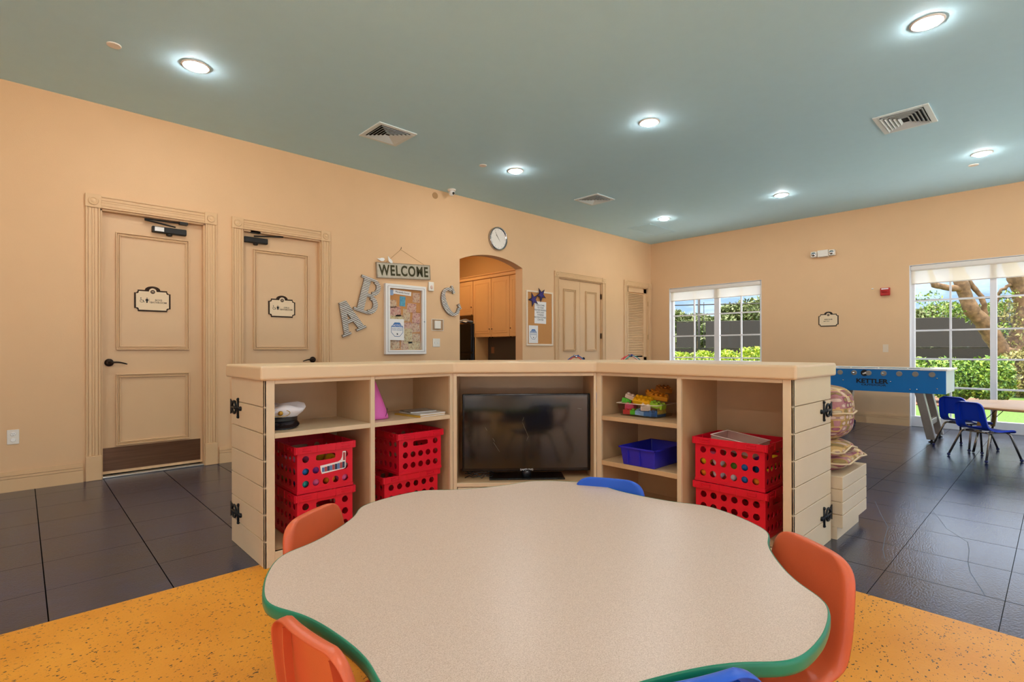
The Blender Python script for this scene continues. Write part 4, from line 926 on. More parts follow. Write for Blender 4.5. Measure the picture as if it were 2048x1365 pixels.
def make_chair(label, shell, legm, hole=True):
    t = thing('school_chair', label, 'chair'); rows = []
    # centre line of shell in (y,z): front of the seat at -y, back at +y ; chair faces -y
    path = [(-.185, .300, .160), (-.180, .313, .168), (-.160, .320, .172), (-.11, .318, .175), (-.05, .313, .176), (.01, .311, .176), (.06, .314, .174), (.095, .323, .170), (.118, .342, .166),
            (.132, .370, .163), (.141, .400, .161), (.149, .435, .160), (.156, .470, .156), (.163, .505, .153), (.169, .540, .149), (.174, .566, .143), (.177, .586, .130), (.179, .599, .110), (.180, .606, .083)]
    NC = 13
    for i, (y, z, hw) in enumerate(path):
        s_up = max(0, min(1, (z-.34)/.2)) if y > .09 else 0; row = []
        for j in range(NC):
            s = -1+2*j/(NC-1); x = hw*s
            dish = (.012*(1-s*s)) * (1 if y < .08 else 0)
            fwd = -.006*s_up*s*s if y > .09 else 0
            lift = .004*abs(s)**3 if y < .1 else 0
            row.append((x, y+fwd, z-dish+lift))
        rows.append(row)
    k0 = 0; vs = [p for r in rows for p in r]; fs = []
    for i in range(len(rows)-1):
        for j in range(NC-1):
            if hole and i in (8, 9) and 3 <= j <= 8: continue
            a = i*NC+j; fs.append((a, a+1, a+NC+1, a+NC))
    n = len(vs)
    # rim flange turned back/down all round
    def normal(i, j):
        p = Vector(rows[min(i+1, len(rows)-1)][j])-Vector(rows[max(i-1, 0)][j]); q_ = Vector(rows[i][min(j+1, NC-1)])-Vector(rows[i][max(j-1, 0)]); v = q_.cross(p); return v.normalized()
    bd = [(i, 0) for i in range(len(rows))]+[(len(rows)-1, j) for j in range(1, NC)]+[(i, NC-1) for i in range(len(rows)-2, -1, -1)]+[(0, j) for j in range(NC-2, 0, -1)]
    for (i, j) in bd:
        nn = normal(i, j); p = Vector(rows[i][j])
        back = Vector((0, 1, -.25)).normalized() if rows[i][j][1] > .10 and rows[i][j][2] > .33 else Vector((0, .1, -1)).normalized()
        if back.dot(nn) > 0: nn = -nn
        w_ = .027 if rows[i][j][2] > .33 else .014
        vs.append(tuple(p+back*w_+Vector((.003*(1 if rows[i][j][0] > 0 else -1), 0, 0))))
    m = len(bd)
    for k in range(m):
        a = bd[k][0]*NC+bd[k][1]; b = bd[(k+1) % m][0]*NC+bd[(k+1) % m][1]; fs.append((a, b, n+(k+1) % m, n+k))
    mb = MB().add(vs, fs)
    o = mb.build('seat_shell', shell, t, smooth=True, solid=.0045, subsurf=1)
    for s in (-1, 1):
        rb = MB(); pts = [(s*.105, .1625, .40), (s*.105, .172, .45), (s*.103, .178, .50), (s*.098, .184, .55), (s*.09, .188, .585)]
        for (x0, y0, z0), (x1, y1, z1) in zip(pts, pts[1:]): rb.add([(x0-.002, y0-.012, z0), (x0+.002, y0-.012, z0), (x0+.002, y0+.006, z0), (x0-.002, y0+.006, z0), (x1-.002, y1-.012, z1), (x1+.002, y1-.012, z1), (x1+.002, y1+.006, z1), (x1-.002, y1+.006, z1)], [(3, 2, 1, 0), (4, 5, 6, 7), (0, 1, 5, 4), (1, 2, 6, 5), (2, 3, 7, 6), (3, 0, 4, 7)])
        rb.build('back_rib', shell, t)
    fr = MB()
    for s in (-1, 1): fr.tube([(s*.125, -.135, .292), (s*.125, .10, .292)], .010, 8)
    fr.tube([(-.125, .095, .290), (.125, .095, .290)], .010, 8); fr.tube([(-.125, -.12, .290), (.125, -.12, .290)], .010, 8)
    fr.build('seat_frame', legm, t, smooth=True)
    for sx_, sy in ((-1, -1), (1, -1), (-1, 1), (1, 1)):
        y0 = -.12 if sy < 0 else .095; y1 = -.205 if sy < 0 else .205
        pts = [(sx_*.10, y0, .290), (sx_*.125, y0, .290), (sx_*.142, y0+sy*.006, .283), (sx_*.152, y0+sy*.014, .265), (sx_*.198, y1, .022)]
        l = MB().tube(pts, .0105, 10).build('leg', legm, t, smooth=True)
        MB().sphere((sx_*.199, y1+sy*.001, .016), .0165, 12).build('foot', M['blackm'] if shell != M['blue2'] else M['navyfoot'], l, smooth=True)
    return t
M['blue2'] = mat('deep_blue_chair_plastic', '0d36b8', .3, noise=.03, bump=.04, bscale=300); M['navyfoot'] = mat('navy_foot', '141c50', .45)
M['legd'] = mat('smoked_chrome', '8c857c', .18, metal=.95)
ch0 = make_chair('orange school chair at the near left of the flower table, ribbed back nearest', M['orange'], M['chrome'], False)
def at_table(o, adeg, r, face=None):
    a = math.radians(adeg); o.location = (TCX+r*math.cos(a), TCY+r*math.sin(a), 0)
    o.rotation_euler = (0, 0, (math.radians(face) if face is not None else a)-PI/2)
# chair centre sits .16 inside its back top
at_table(ch0, -174, .558); ch0['group'] = 'chairs around the flower table'
G = 'chairs around the flower table'
c = dup(ch0, label='orange school chair at the far left of the table in front of the red crates', group=G); at_table(c, 121, .615)
c = dup(ch0, label='orange school chair at the right of the table, seen against the white plank end', group=G); at_table(c, -55, .612, -34)
c = dup(ch0, label='blue school chair peeking over the far edge of the table below the television', group=G, mats={M['orange']: M['blue']}); at_table(c, 17, .55, 26)
b2 = dup(c, label='blue school chair cut by the bottom edge, its curved back rim in the foreground', group=G); at_table(b2, -116, .565)
# the two deeper blue chairs by the tall window
d0 = make_chair('deep blue school chair nearest, its back towards us, at the pale round table', M['blue2'], M['legd'], True); d0['group'] = 'blue chairs at the window table'
def face(o, x, y, dx, dy): o.location = (x, y, 0); o.rotation_euler = (0, 0, math.atan2(dy, dx)+PI/2)
face(d0, 7.385, .555, .34, -.25)
c = dup(d0, label='deep blue school chair half behind the round table edge, before the tall window', group='blue chairs at the window table'); face(c, 8.03, .77, .36, -.22)
c = dup(d0, label='blue school chair mostly hidden behind the patterned cushions, under the foosball table end'); c.pop('group', None); face(c, 9.42, 2.42, -.2, 1)
# pale round table
t = thing('round_table', 'low pale round table with a tan edge by the tall window', 'table', (8.15, .20, 0))
MB().lathe([(0, .507), (.69, .507), (.69, .530), (0, .530)], 64).build('tabletop', M['tabtop2'], t, sangle=.5)
MB().lathe([(.69, .505), (.6965, .508), (.6965, .527), (.69, .5305)], 64).build('edge_band', M['tanedge'], t, smooth=True)
for ad in (130, 40, -50, -140):
    a = math.radians(ad); x, y = math.cos(a), math.sin(a)
    l = MB().tube([(x*.52, y*.52, .505), (x*.57, y*.57, .22)], .022, 12).build('leg', M['goldleg'], t, smooth=True)
    MB().tube([(x*.565, y*.565, .235), (x*.615, y*.615, .012)], .012, 10).build('leg_tube', M['legd'], l, smooth=True)
    MB().sphere((x*.617, y*.617, .012), .014, 10, (1, 1, .8)).build('foot', M['blackm'], l, smooth=True)
    b = MB()
    for s in (-.22, .22): b.tube([(x*.56, y*.56, .30), (x*.45-y*s*.5, y*.45+x*s*.5, .503)], .004, 6)
    b.build('brace', M['blackm'], l)

# ------------------------------------------------------------------ foosball table
t = thing('foosball_table', 'blue outdoor foosball table with steel A-frame legs by the tall window', 'game table', (8.12, 2.36, 0), -PI/2)
LF, WF = 1.41, .74          # local x along its length, y across
mb = MB().box(0, LF, 0, .022, .608, .896); mb.build('side_panel', M['foos'], t, bevel=.003)
bx(0, LF, WF-.022, WF, .608, .896).build('side_panel', M['foos'], t, bevel=.003)
for x in (.0, LF-.022): bx(x, x+.022, .022, WF-.022, .612, .892).build('end_panel', mat('pale_end', 'c9d6de', .35), t, bevel=.002)
bx(.022, LF-.022, .022, WF-.022, .66, .675).build('playfield', mat('playfield', '2f8a5a', .5), t)
rl = MB(); rl.box(-.006, LF-.12, -.006, .05, .896, .911); rl.box(-.006, LF-.12, WF-.05, WF+.006, .896, .911); rl.box(-.006, .10, .05, WF-.05, .896, .911)
rl.build('top_rail', M['white'], t, bevel=.004)
cap = MB().prism([(LF-.26, -.010), (LF+.012, -.010), (LF+.030, .02), (LF+.030, WF-.02), (LF+.012, WF+.010), (LF-.26, WF+.010), (LF-.17, WF-.07), (LF-.17, .07)], .892, .917).build('corner_cap', M['white'], t, bevel=.006)
for k in range(8):
    x = .13+.164*k
    fl = MB().lathe([(.033, 0), (.033, .004), (.028, .006), (0, .006)], 20, (x, 0, .845), 'y').build('rod_bearing', M['grey'], t)
    near = k in (0, 2, 4) or k == 6 and False
    MB().tube([(x, -.07 if near else -.004, .845), (x, WF+.07, .845)], .008, 8).build('rod', M['chrome'], t, smooth=True)
    pl = MB(); 
    for yy in (.2, .37, .54) if k % 2 else (.14, .29, .45, .6): pl.box(x-.012, x+.012, yy-.012, yy+.012, .79, .885); pl.sphere((x, yy, .89), .013, 8)
    pl.build('player_row', M['white'] if k % 2 else M['foos'], t)
sb = MB()
for x, z in ((.33, .742), (.86, .742), (1.06, .652), (1.13, .652), (1.325, .800), (1.325, .672)): sb.lathe([(0, .006), (.007, .005), (.010, 0)], 12, (x, 0, z), 'y')
sb.build('bolt', M['chrome'], t, smooth=True)
text('KETTLER', .078, M['ink'], t, (.655, -.001, .738), bold=.0028, sx=1.18, spacing=.95)
text('OUTDOOR', .034, M['ink'], t, (.675, -.001, .690), bold=.0008, sx=1.55)
MB().lathe([(.042, .004), (.042, 0)][::-1]+[(0, .004)], 24, (.575, 0, .845), 'y').build('emblem', M['ink'], t)
em = MB()
for dx in (-.014, 0, .014): em.box(.575+dx-.005, .575+dx+.005, -.0055, -.004, .832+dx*.3, .852+dx*.5)
em.build('emblem_stripe', M['white'], t)
for s in (0, 1):        # front/near end legs: slanted steel channels, cross brace, black feet
    for yy in (.02, WF-.12):
        x0, x1 = (1.14, 1.26) if s else (.27, .15)
        l = MB().add([(x0-.045, yy, .64), (x0+.045, yy, .64), (x0+.045, yy+.10, .64), (x0-.045, yy+.10, .64), (x1-.045, yy+.03, .035), (x1+.045, yy+.03, .035), (x1+.045, yy+.13, .035), (x1-.045, yy+.13, .035)],
                     [(0, 1, 2, 3), (7, 6, 5, 4), (0, 4, 5, 1), (1, 5, 6, 2), (2, 6, 7, 3), (3, 7, 4, 0)]).build('leg', M['steel'], t, bevel=.006)
        MB().lathe([(0, 0), (.035, 0), (.035, .006), (.014, .016), (.012, .036)], 16, (x1, yy+.08, 0)).build('foot', M['blackm'], l, smooth=True)
    xb = 1.225 if s else .185; bx(xb-.02, xb+.02, .12, WF-.10, .20, .27).build('cross_brace', M['steel'], t, bevel=.004)

# ------------------------------------------------------------------ bead mazes behind the unit (only the wire tops show)
def bead_maze(x, y, rz, label, cols_):
    t = thing('bead_maze', label, 'toy', (x, y, 0), rz-1.55, 'wire bead mazes behind the worktop')
    bx(-.22, .22, -.2, .2, .0, .52).build('cabinet', M['dirtmark'], t, bevel=.01); bx(-.25, .25, -.22, .22, .52, .545).build('top_board', M['dirtmark'], t, bevel=.008)
    for k, (cn, w_, h_, yy) in enumerate(cols_):
        pts = [(w_*math.cos(PI*i/16)*1.0, yy+.01*math.sin(i), .545+h_*max(0, math.sin(PI*i/16))) for i in range(17)]
        l = MB().tube(pts, .0048, 8).build('wire', mat('wire_'+cn, {'red': 'd8343c', 'teal': '1f8f8a', 'blue': '2f5fb0', 'yellow': 'e2a626', 'white': 'e8e8ec'}[cn], .3), t, smooth=True)
        MB().sphere((pts[8][0]+.012*k-.02, pts[8][1], pts[8][2]), .013, 10).build('bead', mat('bead_navy', '2b3c7c', .3) if k % 2 else M['chrome'], l, smooth=True)
bead_maze(4.30, 3.55, .6, 'bead maze with blue and yellow wires whose top arches over the worktop before the closet', [('blue', .22, .552, .0), ('yellow', .23, .545, .05), ('red', .19, .540, -.05), ('white', .21, .548, .09)])
bead_maze(4.72, 3.14, .8, 'bead maze of red and teal wires showing above the worktop before the louvred door', [('red', .22, .560, .0), ('teal', .19, .555, -.06), ('white', .21, .552, .05), ('red', .23, .55, .1)])

# ================================================================== WALL FITTINGS, LEFT WALL
RW = -PI/2
def letter(ch, cx, cz, tilt, h_, label):
    t = thing('wall_letter', label, 'letter', (cx, YW-.002, cz), 0, 'corrugated metal letters'); t.rotation_euler = (0, -tilt, 0)
    s = h_
    def P(x, z): return (x*s, z*s)
    polys = []
    if ch == 'A':
        polys = [[(-.11, .5), (.12, .5), (.38, -.44), (.18, -.44)], [(-.11, .5), (.01, .5), (.04, .26), (-.17, -.44), (-.33, -.44)], [(-.19, -.17), (.22, -.17), (.20, -.06), (-.155, -.06)],
                 [(-.40, -.5), (-.10, -.5), (-.10, -.42), (-.40, -.42)], [(.09, -.5), (.43, -.5), (.43, -.42), (.09, -.42)], [(-.10, .5), (.11, .5), (.09, .42), (-.08, .42)]]
    elif ch == 'B':
        polys = [[(-.24, -.5), (-.04, -.5), (-.04, .5), (-.24, .5)], [(-.33, .43), (.08, .43), (.08, .5), (-.33, .5)], [(-.33, -.5), (.10, -.5), (.10, -.43), (-.33, -.43)], [(-.07, -.03), (.10, -.03), (.10, .06), (-.07, .06)]]
        for cz_, ro, ri, sq in ((.265, .235, .125, .95), (-.235, .265, .145, 1.0)):
            o = [(.08+sq*ro*math.cos(a), cz_+ro*math.sin(a)) for a in [-PI/2+PI*i/12 for i in range(13)]]; q_ = [(.08+sq*(ri-.02)*math.cos(a), cz_+ri*math.sin(a)) for a in [-PI/2+PI*i/12 for i in range(13)]]
            for i in range(12): polys.append([o[i], o[i+1], q_[i+1], q_[i]])
    else:
        A0, A1, n = math.radians(48), math.radians(312), 22
        o = [(.40*math.cos(a)*.92, .5*math.sin(a)) for a in [A0+(A1-A0)*i/n for i in range(n+1)]]; w_ = [.13+.085*math.sin(PI*i/n) for i in range(n+1)]
        q_ = [(.92*(.40-w_[i])*math.cos(A0+(A1-A0)*i/n), (.5-.095)*math.sin(A0+(A1-A0)*i/n)) for i in range(n+1)]
        for i in range(n): polys.append([o[i], o[i+1], q_[i+1], q_[i]])
        polys += [[(.20, .20), (.30, .20), (.30, .47), (.24, .47)], [(.20, -.20), (.30, -.20), (.30, -.40), (.22, -.36)]]
    body, face_ = MB(), MB()
    for k, p in enumerate(polys): body.prism([P(x, z) for x, z in p], -.028+.00003*(k % 7), 0, 'y')
    body.build('letter_body', M['corredge'], t)
    # corrugated sheet: horizontal ribs clipped to each stroke
    for k, p in enumerate(polys):
        q2 = [P(x, z) for x, z in p]; cx_ = sum(a for a, b in q2)/len(q2); cz_ = sum(b for a, b in q2)/len(q2)
        q3 = q2 if len(polys) > 10 and p not in polys[-2:] and ch != 'A' else q2
        face_.prism([(cx_+(a-cx_)*.99, cz_+(b-cz_)*.995) for a, b in q3] if len(p) == 4 and len(polys) < 10 else q3, -.0295-.00008*(k % 7), -.0281, 'y')
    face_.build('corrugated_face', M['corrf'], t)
    return t
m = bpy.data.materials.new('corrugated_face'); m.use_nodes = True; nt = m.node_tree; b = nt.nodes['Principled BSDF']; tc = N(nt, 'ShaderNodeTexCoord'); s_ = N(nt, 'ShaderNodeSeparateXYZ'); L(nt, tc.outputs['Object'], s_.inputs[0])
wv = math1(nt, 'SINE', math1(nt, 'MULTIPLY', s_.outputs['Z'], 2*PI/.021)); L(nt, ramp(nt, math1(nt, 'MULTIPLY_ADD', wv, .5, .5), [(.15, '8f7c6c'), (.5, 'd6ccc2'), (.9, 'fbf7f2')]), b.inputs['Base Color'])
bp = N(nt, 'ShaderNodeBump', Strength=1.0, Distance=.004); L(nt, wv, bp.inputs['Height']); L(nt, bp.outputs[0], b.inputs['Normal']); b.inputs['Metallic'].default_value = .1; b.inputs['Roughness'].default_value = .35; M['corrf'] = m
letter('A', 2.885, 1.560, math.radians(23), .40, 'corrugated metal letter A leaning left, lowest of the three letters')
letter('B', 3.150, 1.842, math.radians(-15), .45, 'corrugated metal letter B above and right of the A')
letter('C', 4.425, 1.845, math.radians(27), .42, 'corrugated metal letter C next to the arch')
# WELCOME sign
t = thing('welcome_sign', 'weathered metal WELCOME sign with cut leaf birds hung from a string', 'sign', (3.665, YW-.003, 2.198)); t.rotation_euler = (0, math.radians(-3.3), 0)
bx(-.405, .405, -.028, 0, -.100, .100).build('sign_board', M['galv'], t, bevel=.003)
f = MB(); 
for a, b_, c, d in ((-.405, .405, .092, .100), (-.405, .405, -.100, -.092), (-.405, -.397, -.1, .1), (.397, .405, -.1, .1)): f.box(a, b_, -.031, -.028, c, d)
f.build('edge_trim', M['corredge'], t)
text('WELCOME', .185, mat('olive_cutout', '3c3610', .7), t, (0, -.0285, -.004), bold=.0052, sx=.76, ext=.0012, spacing=1.14)
st = MB()
for x in (-.40+.255,): pass
for x0 in (-.268, -.135, .0): pass
MB().tube([(-.26, -.012, .10), (-.025, -.004, .285)], .0018, 5).tube([(-.025, -.004, .285), (.33, -.012, .10)], .0018, 5).build('hanging_string', mat('jute', '9c6f3e', .8), t)
MB().tube([(-.025, -.02, .298), (-.025, .0, .290)], .003, 6).tube([(-.025, -.02, .298), (-.025, -.02, .315)], .003, 6).build('nail', M['bronze'], t)
for cx_, rot_, fl in ((-.33, .25, 1), (-.215, -.7, 1)):
    b_ = MB().prism([(-.055, .035), (-.035, .012), (-.01, -.012), (.025, -.016), (.05, .002), (.04, .022), (.01, .030), (-.02, .028)], -.034, -.026, 'y').build('bird', M['white'], t, bevel=.002)
    b_.location = (cx_, 0, .125); b_.rotation_euler = (0, -rot_, 0)
# framed glass display case with snapshots
t = thing('display_case', 'white framed glass display case full of pinned snapshots', 'notice board', (3.6845, YW, 1.563))
hx, hz_ = .308, .454; ix, iz = .244, .399
f = MB()
for a, b_, c, d in ((-hx, hx, iz, hz_), (-hx, hx, -hz_, -iz), (-hx, -ix, -iz, iz), (ix, hx, -iz, iz)): f.box(a, b_, -.052, 0, c, d)
f.build('case_frame', M['white'], t, bevel=.003)
f = MB()
for a, b_, c, d in ((-hx+.03, hx-.03, hz_-.033, hz_-.030), (-hx+.03, hx-.03, -hz_+.030, -hz_+.033), (-hx+.03, -hx+.033, -hz_+.03, hz_-.03), (hx-.033, hx-.03, -hz_+.03, hz_-.03)): f.box(a, b_, -.0535, -.052, c, d)
f.build('door_gap', M['inkb'], t)
bx(-ix, ix, -.012, -.002, -iz, iz).build('cork_backing', M['cork'], t)
bx(-ix, ix, -.040, -.038, -iz, iz).build('case_glass', M['glass'], t)
MB().lathe([(0, .006), (.008, .005), (.009, 0)], 12, (ix+.03, -.052, -.02), 'y').build('case_lock', M['chrome'], t)
CX, CZ = 3.6845, 1.563
def sheet(name, x, z, w_, h_, m, label, cat, group=None, rot=0, lay=0, yb=YW-.012):
    o = bx(-w_/2, w_/2, -.0008, 0, -h_/2, h_/2).build(name, m); o.location = (x, yb-.0004-lay*.0012, z); o.rotation_euler = (0, rot, 0); return tag(o, label, cat, group)
random.seed(21); pc = ['b0563f', 'c79a72', '6c5a48', 'd8c7b0', '8c6a4a', 'a34a52', '5f7a8c', 'bba06a']
grid_ = [(-.185, .20, .11, .10), (-.04, .24, .085, .13), (.10, .16, .14, .12), (.17, .30, .11, .13), (-.15, .10, .17, .13), (.02, .06, .11, .16), (.17, .03, .12, .14), (-.19, -.01, .09, .11), (-.09, .0, .10, .12), (.03, -.09, .13, .11), (.16, -.10, .13, .12), (.04, -.215, .13, .20), (.17, -.23, .12, .10), (-.16, -.335, .15, .11), (.0, -.335, .13, .12), (.14, -.34, .19, .11)]
for k, (x, z, w_, h_) in enumerate(grid_):
    mm = M['photo'] if k not in (1,) else mat('snap_teal', '4d9cb8', .4, noise=.3, nscale=40)
    sheet('snapshot', CX+x, CZ+z, w_, h_, mm, 'small colour snapshot pinned among the others in the white display case' if k != 1 else 'teal blue snapshot near the top middle of the display case', 'photo', 'snapshots in the display case', random.uniform(-.12, .12), k % 4)
s_ = sheet('title_strip', CX-.045, CZ+.352, .27, .055, M['paper'], 'paper title strip reading Mirabella Social at the top of the case', 'paper', None, .06, 5); text('Mirabella Social', .034, M['ink'], s_, (0, -.0012, 0), ext=.0004)
o = MB().lathe([(.038, .001), (.038, 0)][::-1]+[(0, .001)], 24, (0, 0, 0), 'y').build('round_badge', mat('badge_blue', '8fa6c4', .5)); o.location = (CX-.205, YW-.016, CZ+.345); tag(o, 'pale blue round badge in the upper left corner of the display case', 'badge')
def notice(x, z, w_, h_, r, label, yb, lay, words):
    s_ = sheet('notice', x, z, w_, h_, M['paper'], label, 'notice', None, 0, lay, yb)
    oc = [(r*math.cos(PI/8+PI/4*k), r*math.sin(PI/8+PI/4*k)*1.05) for k in range(8)]
    MB().prism(oc, -.0014, -.0008, 'y').build('octagon', mat('octagon_outline', '4a6a94', .5), s_)
    MB().prism([(a*.93, b*.93) for a, b in oc], -.0019, -.0014, 'y').build('octagon_field', M['paper'], s_)
    c_ = r*.38; top = [(a*.95, b*.95) for a, b in oc if b > c_-.001]; 
    MB().prism([(-r*.88, r*.34), (r*.88, r*.34), (r*.36, r*.93), (-r*.36, r*.93)], -.0024, -.0019, 'y').build('blue_cap', mat('cap_blue', '3f74b4', .5), s_)
    text(words[0], r*.40, M['paper'], s_, (0, -.0027, r*.55), ext=.0003)
    text(words[1], r*.20, mat('text_blue', '4a6a94', .5), s_, (0, -.0022, r*.02), ext=.0003)
    MB().prism([(-.010, -r*.5), (.008, -r*.52), (.012, -r*.68), (-.004, -r*.72)], -.0024, -.0019, 'y').build('hand_mark', M['ink'], s_)
    return s_
notice(CX-.138, CZ-.135, .205, .275, .095, 'white notice with a blue topped octagon taped in the glass case', YW-.0405, 1, ('NOTICE', 'PLEASE SUPERVISE\nYOUR CHILDREN'))
# cork board with stars
t = thing('cork_board', 'tall cork board with a pale frame between the arch and closet', 'notice board', (6.265, YW, 1.683)); hx, hz_ = .318, .452
f = MB()
for a, b_, c, d in ((-hx, hx, hz_-.028, hz_), (-hx, hx, -hz_, -hz_+.028), (-hx, -hx+.028, -hz_+.028, hz_-.028), (hx-.028, hx, -hz_+.028, hz_-.028)): f.box(a, b_, -.022, 0, c, d)
f.build('board_frame', mat('board_frame', 'f0dcc2', .4), t, bevel=.003); bx(-hx+.028, hx-.028, -.012, -.002, -hz_+.028, hz_-.028).build('cork_panel', M['cork'], t)
s_ = sheet('notice', 6.277, 1.780, .280, .365, M['paper'], 'white sheet of printed welcome text in the middle of the cork board', 'notice', None, .01, 0)
text('WELCOME\nTO OUR\nTRANSFORMING\nINTO ART\nTWEENS\nRECREATIONAL\nCENTER', .040, M['ink'], s_, (0, -.0012, .0), ext=.0003, spacing=1)
notice(6.11, 1.417, .215, .29, .085, 'white notice with a blue topped octagon at the bottom of the cork board', YW-.012, 0, ('NOTICE', 'PLEASE SUPERVISE\nYOUR CHILDREN'))
def star(x, z, r, rot, label, yb):
    t = thing('star_ornament', label, 'ornament', (x, yb, z), 0, 'purple star ornaments'); t.rotation_euler = (0, rot, 0)
    p = lambda R_: [(R_*(1 if k % 2 == 0 else .40)*math.sin(PI*k/5), R_*(1 if k % 2 == 0 else .40)*math.cos(PI*k/5)) for k in range(10)]
    MB().prism(p(r), -.006, 0, 'y').build('star_edge', M['stared'], t); MB().prism(p(r*.72), -.009, -.006, 'y').build('star_face', M['star'], t)
star(6.10, 1.985, .125, .25+PI, 'lower left purple star on the cork board', YW-.022)
star(6.275, 2.075, .125, .10+PI, 'upper right purple star overlapping the top of the board frame', YW-.031)
# clock
t = thing('wall_clock', 'round white wall clock with a chrome rim above the arch', 'clock', (5.325, YW, 2.868))
MB().lathe([(.150, .002), (.158, .045), (.170, .052), (.178, .045), (.182, .02), (.180, 0)], 48, (0, 0, 0), 'y').build('rim', M['chrome'], t, smooth=True)
MB().lathe([(0, .032), (.157, .032), (.157, 0)], 48, (0, 0, 0), 'y').build('dial', M['clockf'], t)
tk = MB()
for k in range(12):
    a = PI*k/6; c_, s2 = math.sin(a), math.cos(a); tk.tube([(.128*c_, -.034, .128*s2), (.145*c_, -.034, .145*s2)], .002, 4)
tk.build('hour_marks', mat('clock_ink', '9a8f84', .5), t)
for a, l_, w_ in ((-.75, .075, .0035), (-.60, .115, .0025), (2.5, .05, .0012)):
    MB().tube([(-.015*math.sin(a), -.037, -.015*math.cos(a)), (l_*math.sin(a), -.037, l_*math.cos(a))], w_, 5).build('clock_hand', MATS['clock_ink'], t)
bx(-.158, .158, -.0505, -.0495, -.0, .0) if False else None
# small plates
t = thing('thermostat', 'small thermostat inside a clear plastic lock box by the letter C', 'thermostat', (4.205, YW, 1.512))
bx(-.055, .045, -.030, 0, -.055, .055).build('thermostat_body', M['plastw'], t, bevel=.006); bx(-.095, .100, -.048, 0, -.080, .078).build('lock_box', M['glass'], t)
f = MB()
for a, b_, c, d in ((-.097, .102, .072, .080), (-.097, .102, -.082, -.074), (-.097, -.089, -.074, .072), (.094, .102, -.074, .072)): f.box(a, b_, -.010, 0, c, d)
f.build('box_flange', MATS['clear_rim'], t)
t = thing('light_switch', 'double light switch plate below the thermostat', 'light switch', (4.190, YW, 1.263)); bx(-.060, .060, -.006, 0, -.058, .058).build('plate', M['plastw'], t, bevel=.003)
for x in (-.026, .026): bx(x-.008, x+.008, -.012, -.005, -.014, .014).build('toggle', M['white'], t, bevel=.002)
t = thing('motion_sensor', 'small pinkish wall sensor at the upper right of the display case', 'sensor', (4.095, YW, 2.035)); bx(-.042, .042, -.028, 0, -.062, .062).build('housing', M['plastw'], t, bevel=.008); MB().sphere((0, -.026, -.012), .024, 12, (1, .5, 1.2)).build('lens', mat('sensor_lens', 'e2c0b0', .3), t, smooth=True)
t = thing('wall_outlet', 'white double wall outlet low on the left wall beside the first door', 'outlet', (-.047, YW, .450)); bx(-.037, .037, -.006, 0, -.060, .060).build('plate', M['plastw'], t, bevel=.003)
for z in (.024, -.024):
    o = MB().lathe([(0, .009), (.015, .009), (.017, .006), (.017, 0)], 20, (0, 0, z), 'y').build('socket', M['white'], t)
    if z > 0:
        for x in (-.006, .006): bx(x-.0012, x+.0012, -.0098, -.0088, z-.002, z+.008).build('slot', M['inkb'], o)
        bx(-.002, .002, -.0098, -.0088, z-.010, z-.006).build('slot', M['inkb'], o)
